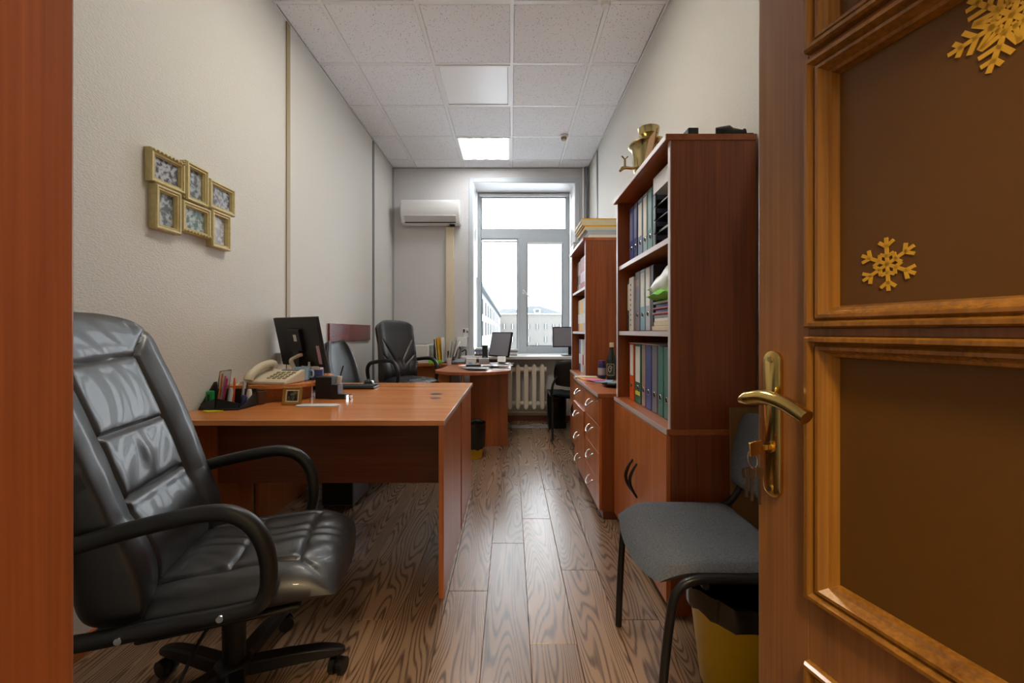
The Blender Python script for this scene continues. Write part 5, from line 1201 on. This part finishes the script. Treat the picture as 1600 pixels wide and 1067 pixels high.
sheet('sticky_notes', -.545, 4.55, Zd, .07, .05, .2, .014, 'c_orange', 'orange sticky notes on the window desk', 'notes')
wbx = thing('white_box', (-.44, 4.60, Zd), 'small white box with red corner on the window desk', 'box')
MB().obox((-.44, 4.62, Zd + .038), (.055, .01, 0), (-.006, .045, 0), (0, 0, .0375)).build('carton', 'c_white', wbx, bevel=.003); MB().obox((-.445, 4.573, Zd + .02), (.02, .0036, 0), (0, .0008, 0), (0, 0, .012)).build('print', 'c_cyanpale', wbx)
tag(B(-.36, -.25, 4.72, 4.82, Zd, Zd + .065).build('tissue_box', 'c_palegrey', bevel=.005), 'pale grey tissue box behind the white box', 'box')
random.seed(11)
for k in range(11):
    cx, cy = random.uniform(-.42, -.10), random.uniform(3.98, 4.62)
    hh = random.uniform(.004, .014); mt = ['paper', 'mixed_paper', 'paper_grey', 'black_plastic', 'mixed_paper'][k % 5]
    sheet('paper_sheet' if mt != 'black_plastic' else 'tablet', cx, cy, Zd + .0008 + .0026 * k, random.uniform(.16, .28), random.uniform(.12, .2), random.uniform(-.6, .6), min(hh, .0024), mt, {'paper': 'plain white sheet in the clutter on the window desk', 'paper_grey': 'plain grey sheet in the clutter on the window desk', 'mixed_paper': 'printed page in the clutter on the window desk'}[mt] if mt != 'black_plastic' else 'flat black folder in the clutter on the window desk', 'paper' if mt != 'black_plastic' else 'folder', 'paper clutter on the window desk', bevel=0)
sheet('paper_sheet', -.10, 4.13, Zd + .0004, .17, .20, .05, .0004, 'paper', 'plain white sheet at the rounded end of the window desk', 'paper', bevel=0)
sheet('eyeglasses_case', -.36, 4.02, Zd + .031, .14, .045, .25, .02, 'black_matte', 'black spectacle case on top of the paper clutter', 'case')
cal = thing('desk_calendar', (-.13, 4.66, Zd), 'folded white desk calendar tent by the monitor', 'calendar')
MB().obox((-.10, 4.60, Zd + .065), (.045, .0, 0), (0, .0015, 0), (0, .028, .030)).build('front_leaf', 'paper', cal); MB().obox((-.10, 4.66, Zd + .065), (.045, .0, 0), (0, .0015, 0), (0, -.028, .030)).build('back_leaf', 'paper_grey', cal)
# desk monitor and things on the sill
monitor('computer_monitor', (-.145, 4.72, Zd), math.radians(-48), 'grey-screened monitor tilted on the window desk', math.radians(-12), .34, .285, 'black_plastic', 'screen_reflect', .085)
spk = thing('desk_speaker', (-.31, 4.88, Zd), 'black desktop speaker behind the tilted monitor', 'speaker')
MB().obox((-.30, 4.88, Zd + .105), (.032, 0, 0), (0, .045, 0), (0, 0, .1045)).build('cabinet', 'black_plastic', spk, bevel=.004); MB().cyl((-.30, 4.8345, Zd + .06), (-.30, 4.83, Zd + .06), .024, n=18).build('speaker_cone', 'grey_metal', spk)
SZ = .8205
monitor('computer_monitor', (.74, 5.17, SZ), math.radians(4), 'grey-screened monitor standing on the windowsill', math.radians(-3), .44, .255, 'black_plastic', 'screen_reflect', .105)
z = SZ
for k, (c, hh) in enumerate((('c_palegrey', .02), ('paper', .022), ('c_grey', .016), ('paper_grey', .02))):
    sheet('book', -.02 + .006 * (k % 2), 5.22, z + .0005, .20, .15, .04 * (k % 3), hh - .001, c, ['pale grey book at the bottom of the windowsill pile', 'white book second from the bottom of the windowsill pile', 'dark grey book third from the bottom of the windowsill pile', 'light grey book topmost of the windowsill pile'][k], 'book', 'book pile on the windowsill'); z += hh
z = SZ
for k, (c, hh) in enumerate((('c_brown', .02), ('mixed_paper', .03), ('c_bluegrey', .028), ('paper', .02))):
    sheet('magazine', -.36 + .008 * (k % 2), 5.25, z + .0005, .17, .2, .1 * (k % 2), hh - .001, c, ['brown magazine at the bottom of the pile by the window reveal', 'grey printed magazine above the brown one by the window reveal', 'blue-grey magazine in the pile by the window reveal', 'white magazine topmost of the pile by the window reveal'][k], 'magazine', 'magazine pile on the windowsill'); z += hh
